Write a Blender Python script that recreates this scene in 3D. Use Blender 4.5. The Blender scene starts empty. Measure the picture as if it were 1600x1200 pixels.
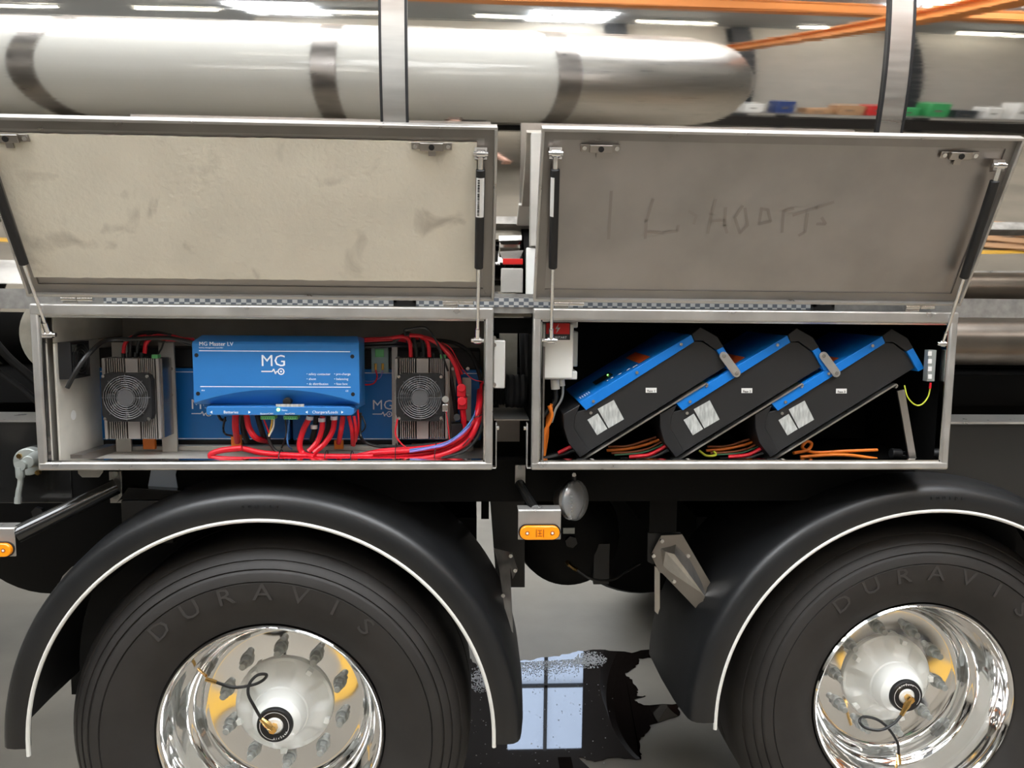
import bpy, bmesh, math, random
from mathutils import Vector, Matrix, Quaternion
random.seed(7)
PI = math.pi
SC = bpy.context.scene
COL = SC.collection
# ---------------------------------------------------------------- camera
FPX, PIT, YAW, ROL, DIST, HGT = 1200, .1066, .0502, .0099, 1.9468, 1.6815
cy, sy, cp, sp = math.cos(YAW), math.sin(YAW), math.cos(PIT), math.sin(PIT)
CF = Vector((sy*cp, cy*cp, -sp)); _r = Vector((cy, -sy, 0)); _u = _r.cross(CF)
CR = math.cos(ROL)*_r + math.sin(ROL)*_u; CU = CR.cross(CF); CO = Vector((0, -DIST, HGT))
cam = bpy.data.cameras.new('camera'); camo = bpy.data.objects.new('camera', cam); COL.objects.link(camo)
cam.sensor_width = 36; cam.lens = FPX/1600*36; cam.clip_start = .05; cam.clip_end = 200
m = Matrix((CR, CU, -CF)).transposed().to_4x4(); m.translation = CO; camo.matrix_world = m
SC.camera = camo
def at(px, py, Y):
    """world point on the vertical plane Y seen at photo pixel px,py"""
    v = CF + (px-800)/FPX*CR - (py-600)/FPX*CU
    return CO + v*((Y+DIST)/v.y)
# ---------------------------------------------------------------- world, exposure
w = bpy.data.worlds.new('hall_air'); SC.world = w; w.use_nodes = True
w.node_tree.nodes['Background'].inputs[0].default_value = (1, .96, .9, 1)
w.node_tree.nodes['Background'].inputs[1].default_value = .6
SC.view_settings.view_transform = 'Standard'; SC.view_settings.look = 'None'
SC.view_settings.exposure = 0.52; SC.view_settings.gamma = 1; SC.view_settings.use_curve_mapping = False
SKYLIGHT, STRIP, WINDOW = 10.0, 18.0, 3.0
# ---------------------------------------------------------------- materials
def mat(name, col, rough=.5, metal=0, var=0., vs=20, bump=0., bs=60, stretch=None, rv=0., emit=0, coat=0, alpha=1, trans=0, col2=None, spec=None):
    M = bpy.data.materials.new(name); M.use_nodes = True; N = M.node_tree.nodes; L = M.node_tree.links
    b = N['Principled BSDF']; c = (*col, 1)
    b.inputs['Base Color'].default_value = c; b.inputs['Roughness'].default_value = rough; b.inputs['Metallic'].default_value = metal
    if emit: b.inputs['Emission Color'].default_value = c; b.inputs['Emission Strength'].default_value = emit
    if coat: b.inputs['Coat Weight'].default_value = coat; b.inputs['Coat Roughness'].default_value = .06
    if trans: b.inputs['Transmission Weight'].default_value = trans; b.inputs['IOR'].default_value = 1.2
    if spec is not None: b.inputs['Specular IOR Level'].default_value = spec
    b.inputs['Alpha'].default_value = alpha
    def coord(s):
        t = N.new('ShaderNodeTexCoord'); mp = N.new('ShaderNodeMapping'); L.new(t.outputs['Object'], mp.inputs[0])
        mp.inputs['Scale'].default_value = s or (1, 1, 1); return mp.outputs[0]
    if var or rv:
        co = coord(stretch); n = N.new('ShaderNodeTexNoise'); n.inputs['Scale'].default_value = vs; n.inputs['Detail'].default_value = 6
        L.new(co, n.inputs['Vector'])
        if var:
            r = N.new('ShaderNodeValToRGB'); L.new(n.outputs[0], r.inputs[0])
            k = col2 or tuple(x*(1-var) for x in col)
            r.color_ramp.elements[0].position = .3; r.color_ramp.elements[1].position = .68
            r.color_ramp.elements[0].color = (*k, 1); r.color_ramp.elements[1].color = c
            L.new(r.outputs[0], b.inputs['Base Color'])
        if rv:
            mr = N.new('ShaderNodeMapRange'); L.new(n.outputs[0], mr.inputs[0]); mr.inputs[1].default_value = .3; mr.inputs[2].default_value = .7
            mr.inputs[3].default_value = max(.01, rough-rv); mr.inputs[4].default_value = rough+rv; L.new(mr.outputs[0], b.inputs['Roughness'])
    if bump:
        co = coord(stretch); n = N.new('ShaderNodeTexNoise'); n.inputs['Scale'].default_value = bs; n.inputs['Detail'].default_value = 4
        L.new(co, n.inputs['Vector']); bp = N.new('ShaderNodeBump'); bp.inputs['Strength'].default_value = bump; bp.inputs['Distance'].default_value = .002
        L.new(n.outputs[0], bp.inputs['Height']); L.new(bp.outputs[0], b.inputs['Normal'])
    return M
M = {}
M['mirror'] = mat('polished_tank_steel', (.78, .75, .71), .035, 1, rv=.02, vs=30, stretch=(.05, 1, 4), bump=.012, bs=60)
M['brushed'] = mat('brushed_steel', (.66, .645, .62), .33, 1, var=.18, vs=25, stretch=(.15, 2, 2), rv=.06)
M['brushedv'] = mat('brushed_steel_upright', (.62, .60, .57), .36, 1, var=.2, vs=25, stretch=(2, 2, .15), rv=.06)
M['frame'] = mat('satin_steel_frame', (.60, .585, .56), .34, .75, var=.15, vs=18, rv=.08)
M['lid_in'] = mat('dull_lid_steel', (.46, .435, .415), .42, .85, var=.25, vs=5, rv=.1)
M['lid_rim'] = mat('lid_rim_steel', (.33, .31, .295), .33, .9, var=.2, vs=8, rv=.06)
M['foam'] = mat('cream_insulation', (.80, .75, .63), .85, 0, var=.12, vs=6, bump=.7, bs=90)
M['cream'] = mat('cream_wall_panel', (.74, .71, .63), .55, 0, var=.3, vs=7, bump=.2, bs=30)
M['grille'] = mat('grille_wire', (.13, .13, .135), .35, .3)
M['core'] = mat('dark_heatsink_core', (.05, .046, .045), .5, .3)  # dark colour stands for the shade in the gaps between fins
M['alu'] = mat('anodised_fins', (.36, .335, .32), .4, .35)
M['bolt'] = mat('zinc_bolt', (.75, .74, .72), .25, 1)
M['chrome'] = mat('chrome', (.85, .85, .85), .1, 1)
M['gunmetal'] = mat('latch_metal', (.42, .39, .36), .3, 1)
M['rim'] = mat('polished_rim', (.83, .82, .81), .06, 1, rv=.03, vs=8)
M['nut'] = mat('dull_zinc_nut', (.50, .52, .50), .45, .5, var=.3, vs=60)
M['white'] = mat('white_paint', (.86, .87, .83), .35, 0, coat=.3, var=.03, vs=12)
M['whiteplastic'] = mat('white_plastic', (.76, .76, .72), .45)
M['print'] = mat('white_print', (.88, .93, 1), .6)
M['blue'] = mat('blue_casing', (.032, .205, .56), .33, 0, var=.08, vs=8)
M['bluedark'] = mat('blue_battery_case', (.012, .19, .58), .35, 0, var=.1, vs=6)
M['brightblue'] = mat('bright_blue_inverter', (.005, .19, .66), .35)
M['black'] = mat('black_plastic', (.012, .012, .013), .45)
M['blackmetal'] = mat('black_powder_metal', (.015, .015, .0155), .5, 0, bump=.15, bs=400)
M['gloss'] = mat('gloss_black_chassis', (.012, .012, .012), .14, 0, coat=.5, bump=.03, bs=8)
M['satin'] = mat('satin_black_chassis', (.005, .005, .005), .55, spec=.12)
M['inner'] = mat('pale_inner_steel', (.50, .475, .43), .5, .15, var=.15, vs=15)
M['rubberletter'] = mat('tyre_letter_rubber', (.038, .034, .032), .55)
M['darkwall'] = mat('dark_cladding', (.014, .011, .009), .8)  # near-black for surfaces added to mirror as dark
M['rubber'] = mat('tyre_rubber', (.024, .021, .019), .62, 0, var=.35, vs=9, bump=.25, bs=50)
M['fender'] = mat('mudguard_plastic', (.013, .0135, .0145), .38, 0, var=.3, vs=9, bump=.12, bs=160)
M['edge'] = mat('white_edging', (.72, .71, .66), .5)
M['red'] = mat('red_cable', (.70, .008, .022), .38, 0, var=.12, vs=20)
M['blackcable'] = mat('black_cable', (.012, .012, .012), .4)
M['orange'] = mat('orange_cable', (.80, .20, .015), .45)
M['brown'] = mat('brown_wire', (.30, .08, .02), .5)
M['green'] = mat('green_terminal', (.16, .55, .20), .4)
M['greenwire'] = mat('green_wire', (.03, .14, .06), .5)
M['yellow'] = mat('yellow_green_wire', (.55, .60, .04), .45)
M['bluewire'] = mat('blue_wire', (.05, .17, .42), .45)
M['violet'] = mat('violet_wire', (.26, .18, .55), .45)
M['brass'] = mat('brass', (.78, .50, .18), .22, 1)
M['amber'] = mat('amber_lens', (.95, .30, .01), .15, 0, coat=.6, emit=.12)
M['amberdark'] = mat('amber_lens_inner', (.45, .10, .005), .3)
M['redlabel'] = mat('red_label', (.62, .015, .012), .35)
M['orangelabel'] = mat('orange_label', (.85, .12, .02), .4)
M['sticker'] = mat('silver_sticker', (.58, .60, .58), .5, 0, var=.45, vs=200, stretch=(1, 1, .2))
M['label'] = mat('white_label', (.8, .8, .78), .5)
M['darkprint'] = mat('dark_print', (.03, .03, .03), .6)
M['clear'] = mat('clear_lens_plastic', (.34, .35, .36), .12, .5, alpha=.8)
M['fusebox'] = mat('clear_fuse_cover', (.45, .62, .60), .2, 0, alpha=.55)
M['led'] = mat('green_led', (.3, 1, .2), .4, emit=2)
M['glove'] = mat('grey_castalu', (.42, .45, .43), .5, .5, var=.15, vs=30)
M['steelstrip'] = mat('galvanised_strip', (.42, .41, .39), .45, .7, var=.35, vs=35)
M['tan'] = mat('weathered_steel', (.36, .33, .27), .5, .5, var=.5, vs=14)
M['tube_steel'] = mat('dull_tube_steel', (.20, .17, .14), .3, .8, var=.3, vs=9)
M['bag'] = mat('pale_blue_sheet', (.55, .64, .80), .4)  # mirrored sky put in as a flat colour
M['water'] = mat('dark_water', (.011, .008, .007), .015, 0)
M['bubble'] = mat('foam_bubbles', (.75, .78, .8), .2, 0, alpha=.75)
M['floor'] = mat('concrete_floor', (.31, .275, .22), .62, 0, var=.45, vs=1.3, bump=.2, bs=40, rv=.08)
M['hallwall'] = mat('hall_wall_panels', (.60, .58, .53), .6, var=.08, vs=2)
M['ceil'] = mat('hall_ceiling_sheet', (.30, .33, .36), .6, var=.1, vs=1, stretch=(1, 8, 1))
M['columnm'] = mat('dark_steel_column', (.035, .042, .05), .5)
M['crane'] = mat('orange_crane_paint', (.75, .27, .06), .5)
M['sky'] = mat('skylight_daylight', (.93, .96, 1), .5, emit=SKYLIGHT)
M['tube'] = mat('strip_lamp_light', (1, .96, .84), .5, emit=STRIP)
M['window'] = mat('window_daylight', (.62, .76, 1), .5, emit=WINDOW)
M['tankwhite'] = mat('white_tank_paint', (.68, .685, .65), .5, 0, coat=1)
M['wood'] = mat('raw_wood', (.55, .32, .17), .6, var=.3, vs=12, stretch=(.2, 3, 3))
M['yellowpaint'] = mat('yellow_paint', (.70, .40, .05), .5)
M['greenbin'] = mat('green_plastic', (.05, .35, .12), .4)
M['bluebin'] = mat('navy_plastic', (.03, .06, .20), .4)
M['redpaint'] = mat('red_paint', (.60, .03, .03), .4)
def checker_mat():
    m = mat('checkered_reflective_tape', (.5, .53, .56), .3, .3); N = m.node_tree.nodes; L = m.node_tree.links
    t = N.new('ShaderNodeTexCoord'); c = N.new('ShaderNodeTexChecker'); c.inputs['Scale'].default_value = 1
    mp = N.new('ShaderNodeMapping'); mp.inputs['Scale'].default_value = (78, .01, 110)
    c.inputs[1].default_value = (.62, .63, .62, 1); c.inputs[2].default_value = (.16, .18, .21, 1)
    L.new(t.outputs['Object'], mp.inputs[0]); L.new(mp.outputs[0], c.inputs[0]); L.new(c.outputs[0], N['Principled BSDF'].inputs[0]); return m
M['tape'] = checker_mat()
def foam_marks():
    # scuffs on the lid insulation: smudges with a shape of their own
    m = M['foam']; N = m.node_tree.nodes; L = m.node_tree.links; b = N['Principled BSDF']
    src = b.inputs['Base Color'].links[0].from_socket
    t = N.new('ShaderNodeTexCoord'); n = N.new('ShaderNodeTexNoise'); n.inputs['Scale'].default_value = 9; n.inputs['Detail'].default_value = 9; n.inputs['Distortion'].default_value = .6
    L.new(t.outputs['Object'], n.inputs['Vector']); r = N.new('ShaderNodeValToRGB'); L.new(n.outputs[0], r.inputs[0])
    r.color_ramp.elements[0].position = .60; r.color_ramp.elements[0].color = (0, 0, 0, 1); r.color_ramp.elements[1].position = .74; r.color_ramp.elements[1].color = (.55, .55, .55, 1)
    mx = N.new('ShaderNodeMixRGB'); L.new(r.outputs[0], mx.inputs[0]); L.new(src, mx.inputs[1]); mx.inputs[2].default_value = (.30, .26, .20, 1)
    L.new(mx.outputs[0], b.inputs['Base Color'])
foam_marks()
# ---------------------------------------------------------------- mesh helpers
ORG = {}
class MB:
    def __init__(s): s.bm = bmesh.new()
    def face(s, pts):
        try: s.bm.faces.new([s.bm.verts.new(p) for p in pts])
        except ValueError: pass
        return s
    def grid(s, rows, cu=False, cv=False):
        V = [[s.bm.verts.new(p) for p in r] for r in rows]; n = len(V); k = len(V[0])
        for i in range(n if cv else n-1):
            for j in range(k if cu else k-1):
                a, b, c, d = V[i][j], V[i][(j+1) % k], V[(i+1) % n][(j+1) % k], V[(i+1) % n][j]
                try: s.bm.faces.new((a, b, c, d))
                except ValueError: pass
        return V
    def box(s, a, b, R=None):
        lo = Vector((min(a[0], b[0]), min(a[1], b[1]), min(a[2], b[2]))); hi = Vector((max(a[0], b[0]), max(a[1], b[1]), max(a[2], b[2])))
        c = (lo+hi)/2; h = (hi-lo)/2; v = []
        for z in (-1, 1):
            for x, y in ((-1, -1), (1, -1), (1, 1), (-1, 1)):
                p = Vector((x*h.x, y*h.y, z*h.z)); p = (R @ p if R else p)+c; v.append(s.bm.verts.new(p))
        for f in ((3, 2, 1, 0), (4, 5, 6, 7), (0, 1, 5, 4), (1, 2, 6, 5), (2, 3, 7, 6), (3, 0, 4, 7)): s.bm.faces.new([v[i] for i in f])
        return s
    def obox(s, o, ax, ay, az):
        """box from corner o along three edge vectors"""
        o, ax, ay, az = map(Vector, (o, ax, ay, az)); v = [s.bm.verts.new(o+ax*i+ay*j+az*k) for k in (0, 1) for i, j in ((0, 0), (1, 0), (1, 1), (0, 1))]
        for f in ((3, 2, 1, 0), (4, 5, 6, 7), (0, 1, 5, 4), (1, 2, 6, 5), (2, 3, 7, 6), (3, 0, 4, 7)): s.bm.faces.new([v[i] for i in f])
        return s
    def prism(s, pts, d):
        """closed outline pts pushed along vector d"""
        d = Vector(d); a = [s.bm.verts.new(p) for p in pts]; b = [s.bm.verts.new(Vector(p)+d) for p in pts]; n = len(a)
        s.bm.faces.new(a[::-1]); s.bm.faces.new(b)
        for i in range(n): s.bm.faces.new((a[i], a[(i+1) % n], b[(i+1) % n], b[i]))
        return s
    def cyl(s, p, q, r, r2=None, n=16):
        p, q = Vector(p), Vector(q); d = (q-p).normalized(); u = d.orthogonal().normalized(); v = d.cross(u); r2 = r if r2 is None else r2
        A = [s.bm.verts.new(p+(u*math.cos(t)+v*math.sin(t))*r) for t in [2*PI*i/n for i in range(n)]]
        B = [s.bm.verts.new(q+(u*math.cos(t)+v*math.sin(t))*r2) for t in [2*PI*i/n for i in range(n)]]
        s.bm.faces.new(A[::-1]); s.bm.faces.new(B)
        for i in range(n): s.bm.faces.new((A[i], A[(i+1) % n], B[(i+1) % n], B[i]))
        return s
    def tube(s, pts, r, n=8, steps=6, smooth=True):
        P = [Vector(p) for p in pts]
        if smooth and len(P) > 2:
            Q = []; E = [P[0]*2-P[1]]+P+[P[-1]*2-P[-2]]
            for i in range(1, len(E)-2):
                a, b, c, d = E[i-1:i+3]
                for k in range(steps):
                    t = k/steps; Q.append(.5*((2*b)+(c-a)*t+(2*a-5*b+4*c-d)*t*t+(3*b-3*c+d-a)*t**3))
            Q.append(P[-1]); P = Q
        T = [(P[min(i+1, len(P)-1)]-P[max(i-1, 0)]).normalized() for i in range(len(P))]
        u = T[0].orthogonal().normalized(); rows = []
        for i, p in enumerate(P):
            u = (u-T[i]*u.dot(T[i])).normalized(); v = T[i].cross(u)
            rr = r[min(len(r)-1, i*len(r)//len(P))] if isinstance(r, (list, tuple)) else r
            rows.append([p+(u*math.cos(2*PI*j/n)+v*math.sin(2*PI*j/n))*rr for j in range(n)])
        V = s.grid(rows, cu=True); s.bm.faces.new(V[0][::-1]); s.bm.faces.new(V[-1])
        return s
    def lathe(s, prof, c, n=64, axis='y', f=None):
        """prof: (radius, offset along axis); around axis through c"""
        c = Vector(c); rows = []
        for j in range(n):
            t = 2*PI*j/n; row = []
            for r, h in prof:
                if f: r, h = f(r, h, t)
                row.append(c+(Vector((r*math.cos(t), h, r*math.sin(t))) if axis == 'y' else Vector((h, r*math.cos(t), r*math.sin(t))) if axis == 'x' else Vector((r*math.cos(t), r*math.sin(t), h))))
            rows.append(row)
        s.grid(rows, cv=True); return s
    def build(s, name, material, parent=None, bevel=0, sharp=35, seg=2):
        me = bpy.data.meshes.new(name); bmesh.ops.remove_doubles(s.bm, verts=s.bm.verts, dist=1e-6)
        bmesh.ops.recalc_face_normals(s.bm, faces=s.bm.faces)
        o = bpy.data.objects.new(name, me); COL.objects.link(o)
        org = Vector((0, 0, 0))
        if parent is not None:
            o.parent = parent; org = ORG[parent.name]
        else:
            xs = [v.co for v in s.bm.verts]; lo = Vector([min(p[i] for p in xs) for i in range(3)]); hi = Vector([max(p[i] for p in xs) for i in range(3)])
            org = Vector(((lo.x+hi.x)/2, (lo.y+hi.y)/2, lo.z)); o.location = org
        ORG[o.name] = org
        bmesh.ops.translate(s.bm, verts=s.bm.verts, vec=-org)
        s.bm.to_mesh(me); s.bm.free(); me.materials.append(material)
        me.polygons.foreach_set('use_smooth', [True]*len(me.polygons)); me.set_sharp_from_angle(angle=math.radians(sharp))
        if bevel:
            b = o.modifiers.new('bevel', 'BEVEL'); b.width = bevel; b.segments = seg; b.limit_method = 'ANGLE'; b.angle_limit = math.radians(40)
        return o
def tag(o, label=None, cat=None, group=None, kind=None):
    if label: o['label'] = label
    if cat: o['category'] = cat
    if group: o['group'] = group
    if kind: o['kind'] = kind
    return o
def thing(name, label, cat, loc, group=None):
    o = bpy.data.objects.new(name, None); COL.objects.link(o); o.location = loc; o.empty_display_size = .05; ORG[o.name] = Vector(loc)
    return tag(o, label, cat, group)
def copy_tree(o, parent=None):
    c = o.copy(); COL.objects.link(c); c.parent = parent
    for ch in list(o.children): copy_tree(ch, c)
    return c
def text(s, size, material, parent, p, ang=0, name='lettering', ext=.0004, align='LEFT', R=None, sx=1):
    cu = bpy.data.curves.new(name, 'FONT'); cu.body = s; cu.size = size; cu.extrude = ext; cu.align_x = align; cu.resolution_u = 2
    t = bpy.data.objects.new('tmp', cu); me = bpy.data.meshes.new_from_object(t); me.name = name; bpy.data.objects.remove(t)
    Rm = R or (Matrix.Rotation(ang, 4, 'Y') @ Matrix.Rotation(PI/2, 4, 'X'))
    me.transform(Matrix.Translation(Vector(p)-(ORG[parent.name] if parent else Vector())) @ Rm @ Matrix.Diagonal((sx, 1, 1, 1)))
    me.materials.clear(); me.materials.append(material); o = bpy.data.objects.new(name, me); COL.objects.link(o); o.parent = parent; ORG[o.name] = ORG[parent.name]
    return o
def struct(name, mb, material, bevel=0): return tag(mb.build(name, material, None, bevel), kind='structure')
def plate(mb, x0, y0, x1, y1, Y, d):
    """axis-aligned slab whose front face at depth Y covers the pixel rectangle"""
    a, b = at((x0+x1)/2, y0, Y), at((x0+x1)/2, y1, Y); l, r = at(x0, (y0+y1)/2, Y), at(x1, (y0+y1)/2, Y)
    return mb.box((l.x, Y, b.z), (r.x, Y+d, a.z))
def ppoly(mb, pts, Y, d): return mb.prism([at(x, y, Y) for x, y in pts], (0, d, 0))

# ================================================================ SETTING: the hall
struct('floor', MB().box((-16, -16, -.2), (18, 11, 0)), M['floor'])
cb = MB()
cb.box((-16, -16, 7.0), (18, 11, 7.15)); struct('ceiling', cb, M['ceil'])
struct('wall_back', MB().box((-16, 10.8, 0), (18, 11, 2.2)), M['hallwall'])
struct('trim_1', MB().box((-16, 10.78, 2.2), (18, 11, 7)), M['darkwall'])  # unseen dark upper wall, added so the puddle mirrors darkness
struct('wall_left', MB().box((-16.2, -16, 0), (-16, 11, 7)), M['hallwall'])
struct('wall_right', MB().box((18, -16, 0), (18.2, 11, 7)), M['hallwall'])
# wall behind the photographer runs at an angle to the trailer
def wy(x): return -13.6+.08*x
wm = MB(); wm.obox((-5, wy(-5), 0), (23, 23*.08, 0), (.05, -.2, 0), (0, 0, 7)); struct('wall_front', wm, M['hallwall'])
for i, (x0, x1, y0, y1) in enumerate([(-4.7, -3.1, -13.0, -10.9), (1.1, 2.7, -13.0, -10.9), (6.6, 8.6, -9.0, -5.6), (-12, -9, -9.0, -5.6), (-5.6, -1.2, -4.4, -1.2), (.4, 4.8, -4.4, -1.2), (-1.5, 3, 5.4, 7.6), (-3, 2.5, 8.2, 10.4)]):  # panes above the trailer front and rear floor are added, unseen fill light
    s = MB().box((x0, y0, 6.93), (x1, y1, 6.97)); o = struct('window_%d' % (i+1), s, M['sky'])
    b = MB()
    for k in range(1, 4): b.box((x0+(x1-x0)*k/4-.03, y0, 6.88), (x0+(x1-x0)*k/4+.03, y1, 6.93))
    for k in range(1, 3): b.box((x0, y0+(y1-y0)*k/3-.03, 6.88), (x1, y0+(y1-y0)*k/3+.03, 6.93))
    b.build('glazing_bar', M['columnm'], o)
for i, (x0, x1) in enumerate([(.62, 1.92), (-7.5, -5.5), (6, 8)]):
    o = struct('window_%d' % (i+11), MB().box((x0, 10.7, 4.3), (x1, 10.775, 6.1)), M['window'])
    b = MB(); b.box(((x0+x1)/2-.03, 10.64, 4.3), ((x0+x1)/2+.03, 10.7, 6.1)); b.box((x0, 10.64, 4.9), (x1, 10.7, 4.95)); b.build('glazing_bar', M['columnm'], o)
# strip lamps in rows
lamp0 = thing('strip_lamp', 'long strip lamp under the hall ceiling, mirrored in the polished tank', 'ceiling lamp', (0, 0, 6.7), 'strip lamps under the hall ceiling')
MB().box((-.8, -.06, 6.72), (.8, .06, 6.8)).build('housing', M['whiteplastic'], lamp0)
MB().cyl((-.78, 0, 6.69), (.78, 0, 6.69), .04).build('lamp_tube', M['tube'], lamp0)
for c in lamp0.children: pass
first = True
for y in (-4.8, -6.6, -9.0, -11.6, 2.8):
    for x in (-9, -5.8, -2.6, .8, 4.0, 7.4, 11):
        o = lamp0 if first else copy_tree(lamp0); first = False
        xx = x+(.9 if y in (-6.6,) else 0)
        o.location = (xx, y, 6.7)
        o['label'] = 'long strip lamp, %s from the left in the %s row under the hall ceiling' % (['first', 'second', 'third', 'fourth', 'fifth', 'sixth', 'seventh'][[-9, -5.8, -2.6, .8, 4.0, 7.4, 11].index(x)], {-4.8: 'nearest', -6.6: 'second nearest', -9.0: 'third nearest', -11.6: 'farthest', 2.8: 'rearmost'}[y])
# steel columns, crane rail, crane beam
for i, x in enumerate((3.05, 5.75, 9.5)):
    y = wy(x)+.02
    c = MB(); c.box((x-.22, y, 0), (x+.22, y+.03, 6.9)); c.box((x-.03, y+.03, 0), (x+.03, y+.35, 6.9)); c.box((x-.22, y+.35, 0), (x+.22, y+.38, 6.9))
    tag(c.build('steel_column', M['columnm']), ['leftmost', 'middle', 'rightmost'][i]+' dark steel column against the far hall wall', 'column', 'dark steel columns of the hall wall')
r_ = MB(); r_.box((4.05, -13.2, 4.25), (4.3, -2.2, 4.31)).box((4.15, -13.2, 4.31), (4.2, -2.2, 4.5)).box((4.05, -13.2, 4.5), (4.3, -2.2, 4.55)); tag(r_.build('crane_rail', M['crane']), 'orange crane rail running away from the trailer, mirrored at the upper right of the tank', 'crane rail')
b_ = MB(); b_.box((-9, -7.35, 5.85), (14, -7.0, 6.25)); cr = tag(b_.build('crane_beam', M['crane'], bevel=.01), 'wide orange crane beam under the hall ceiling, mirrored in the tank top', 'crane beam')
k = MB(); k.box((-9, -7.4, 5.80), (14, -6.95, 5.85)); k.box((-9, -7.4, 6.25), (14, -6.95, 6.3)); k.build('flange', M['crane'], cr)
# workbench with clutter in front of the far wall, mirrored at the right of the tank
wb = thing('workbench', 'long workbench along the far hall wall, mirrored in the right of the tank', 'workbench', (7, -11.5, 0))
MB().obox((2.6, wy(2.6)+4.0, .86), (9.5, 9.5*.08, 0), (-.05, .7, 0), (0, 0, .05)).build('worktop', M['steelstrip'], wb)
MB().obox((2.7, wy(2.7)+4.15, .12), (9.2, 9.2*.08, 0), (0, .4, 0), (0, 0, .55)).build('tool_drawers', M['darkwall'], wb)  # dark panel added below the worktop to darken the mirrored bench
for t in (0, .25, .5, .75, .98):
    x = 2.6+9.5*t; MB().box((x, wy(x)+4.1, 0), (x+.06, wy(x)+4.5, .86)).build('leg', M['columnm'], wb)
clut = [('plastic_bin', 'greenbin', .5, .35, 'green plastic bin', 'bin'), ('toolbox', 'redpaint', .55, .22, 'red steel toolbox', 'toolbox'), ('wooden_crate', 'wood', .6, .3, 'raw wooden crate', 'crate'),
        ('plastic_bin', 'bluebin', .4, .3, 'navy plastic bin', 'bin'), ('paper_carton', 'label', .4, .35, 'white carton', 'carton'), ('machine_head', 'columnm', .5, .45, 'dark machine', 'machine')]
ords = ['first', 'second', 'third', 'fourth', 'fifth', 'sixth', 'seventh', 'eighth', 'ninth', 'tenth', 'eleventh', 'twelfth', 'thirteenth', 'fourteenth', 'fifteenth', 'sixteenth', 'seventeenth', 'last']
places = ['standing %s from the left on the long workbench' % q for q in ords]
for i in range(18):
    nm, mm, wd, ht, lb, ca = clut[(i*5+i//3) % 6]; x = 2.75+i*.5; wd *= .62; ht *= .6+.25*((i*7) % 5); y = wy(x)+4.2
    q = MB(); q.box((x, y, .912), (x+wd*1.25, y+.4, .912+ht*1.6))
    o = tag(q.build(nm, M[mm], bevel=.03), lb+' '+places[i], ca)
    MB().box((x+wd*.3, y+.4, .92+ht*.6), (x+wd*.7, y+.43, .92+ht*.8)).build('handle', M['bolt'], o)
ld = thing('ladder', 'leaning aluminium ladder against the far hall wall', 'ladder', (3.6, wy(3.6)+.6, 0))
for dx in (0, .42): MB().tube([(3.6+dx, wy(3.6)+.85, 0), (3.9+dx, wy(3.9)+.25, 3.4)], .03, smooth=False).build('rail', M['bolt'], ld)
for k in range(11):
    t = (k+.5)/11; MB().cyl((3.6+.3*t, wy(3.6)+.85-.52*t, 3.4*t), (4.02+.3*t, wy(3.6)+.85-.52*t, 3.4*t), .018, n=8).build('rung', M['bolt'], ld)
# yellow floor line, hoses and planks on the floor behind the camera
tag(MB().box((-6, -.85, .001), (10, -.77, .004)).build('floor_line', M['yellowpaint']), 'yellow painted line on the hall floor beside the trailer', 'floor marking')
for i in range(3):
    cx, cyy = 2.25+.3*i, -.72-.22*i
    tag(MB().tube([(cx+.45*math.cos(t)*(1+.05*i), cyy+.3*math.sin(t), .03+.012*math.sin(t*2)) for t in [k*PI/6 for k in range(11)]], .014).build('air_hose', M['blackcable']),
        ['black hose loop on the floor nearest the trailer', 'middle black hose loop on the floor', 'black hose loop on the floor farthest from the trailer'][i], 'hose')
for i in range(4):
    R = Matrix.Rotation(.25+.1*i, 3, 'Z'); x = 3.15+.12*i
    tag(MB().box((x-.55, -1.05-.12*i, .03+.045*i), (x+.55, -.93-.12*i, .06+.045*i), R).build('plank', M['wood']), ['bottom', 'second', 'third', 'top'][i]+' raw wooden plank of the loose pile on the hall floor', 'plank', 'loose planks on the hall floor')

# ================================================================ the other tanker behind the camera
ot = thing('parked_tanker', 'second tanker with white tank and steel end, mirrored in the polished tank', 'tanker', (-3, -3.72, 0))
ot.rotation_euler.z = math.radians(-6)
OC = (0, -3.72, 2.33); OR = 1.2
def olathe(prof, name, mm, par=ot): return MB().lathe(prof, OC, n=72, axis='x').build(name, M[mm], par)
olathe([(0, -9), (OR*.8, -8.95), (OR, -8.6), (OR, .48)], 'white_tank', 'tankwhite')
olathe([(OR, .48), (OR+.012, .485), (OR+.012, .6), (OR-.005, .60), (OR-.005, 1.75), (OR*.93, 1.97), (OR*.75, 2.10), (OR*.4, 2.18), (0, 2.2)], 'steel_end', 'brushed')
for x in (-3.02, -1.12, .56): olathe([(OR, x-.085), (OR+.014, x-.08), (OR+.014, x+.08), (OR, x+.085)], 'tank_band', 'lid_rim')
MB().box((-8.5, -3.5, 1.0), (1.6, -3.38, 1.25)).box((-8.5, -4.52, 1.0), (1.6, -4.4, 1.25)).build('chassis_beam', M['satin'], ot)
def otyre(x, y):
    return MB().lathe([(.2, .0), (.3, .02), (.42, -.01), (.5, .02), (.53, .06), (.53, .3), (.5, .34), (.3, .36)], (x, y, .53), n=32).build('tyre', M['rubber'], ot)
for x in (-5.4, -4.0, -2.6): otyre(x, -5.0); otyre(x, -3.25)
for x in (.6,):
    MB().box((x, -3.42, 0.03), (x+.12, -3.3, 1.0)).box((x, -4.6, 0.03), (x+.12, -4.48, 1.0)).build('landing_leg', M['satin'], ot)
    MB().box((x-.1, -3.5, 0), (x+.22, -3.22, .03)).build('foot_plate', M['satin'], ot)

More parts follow.
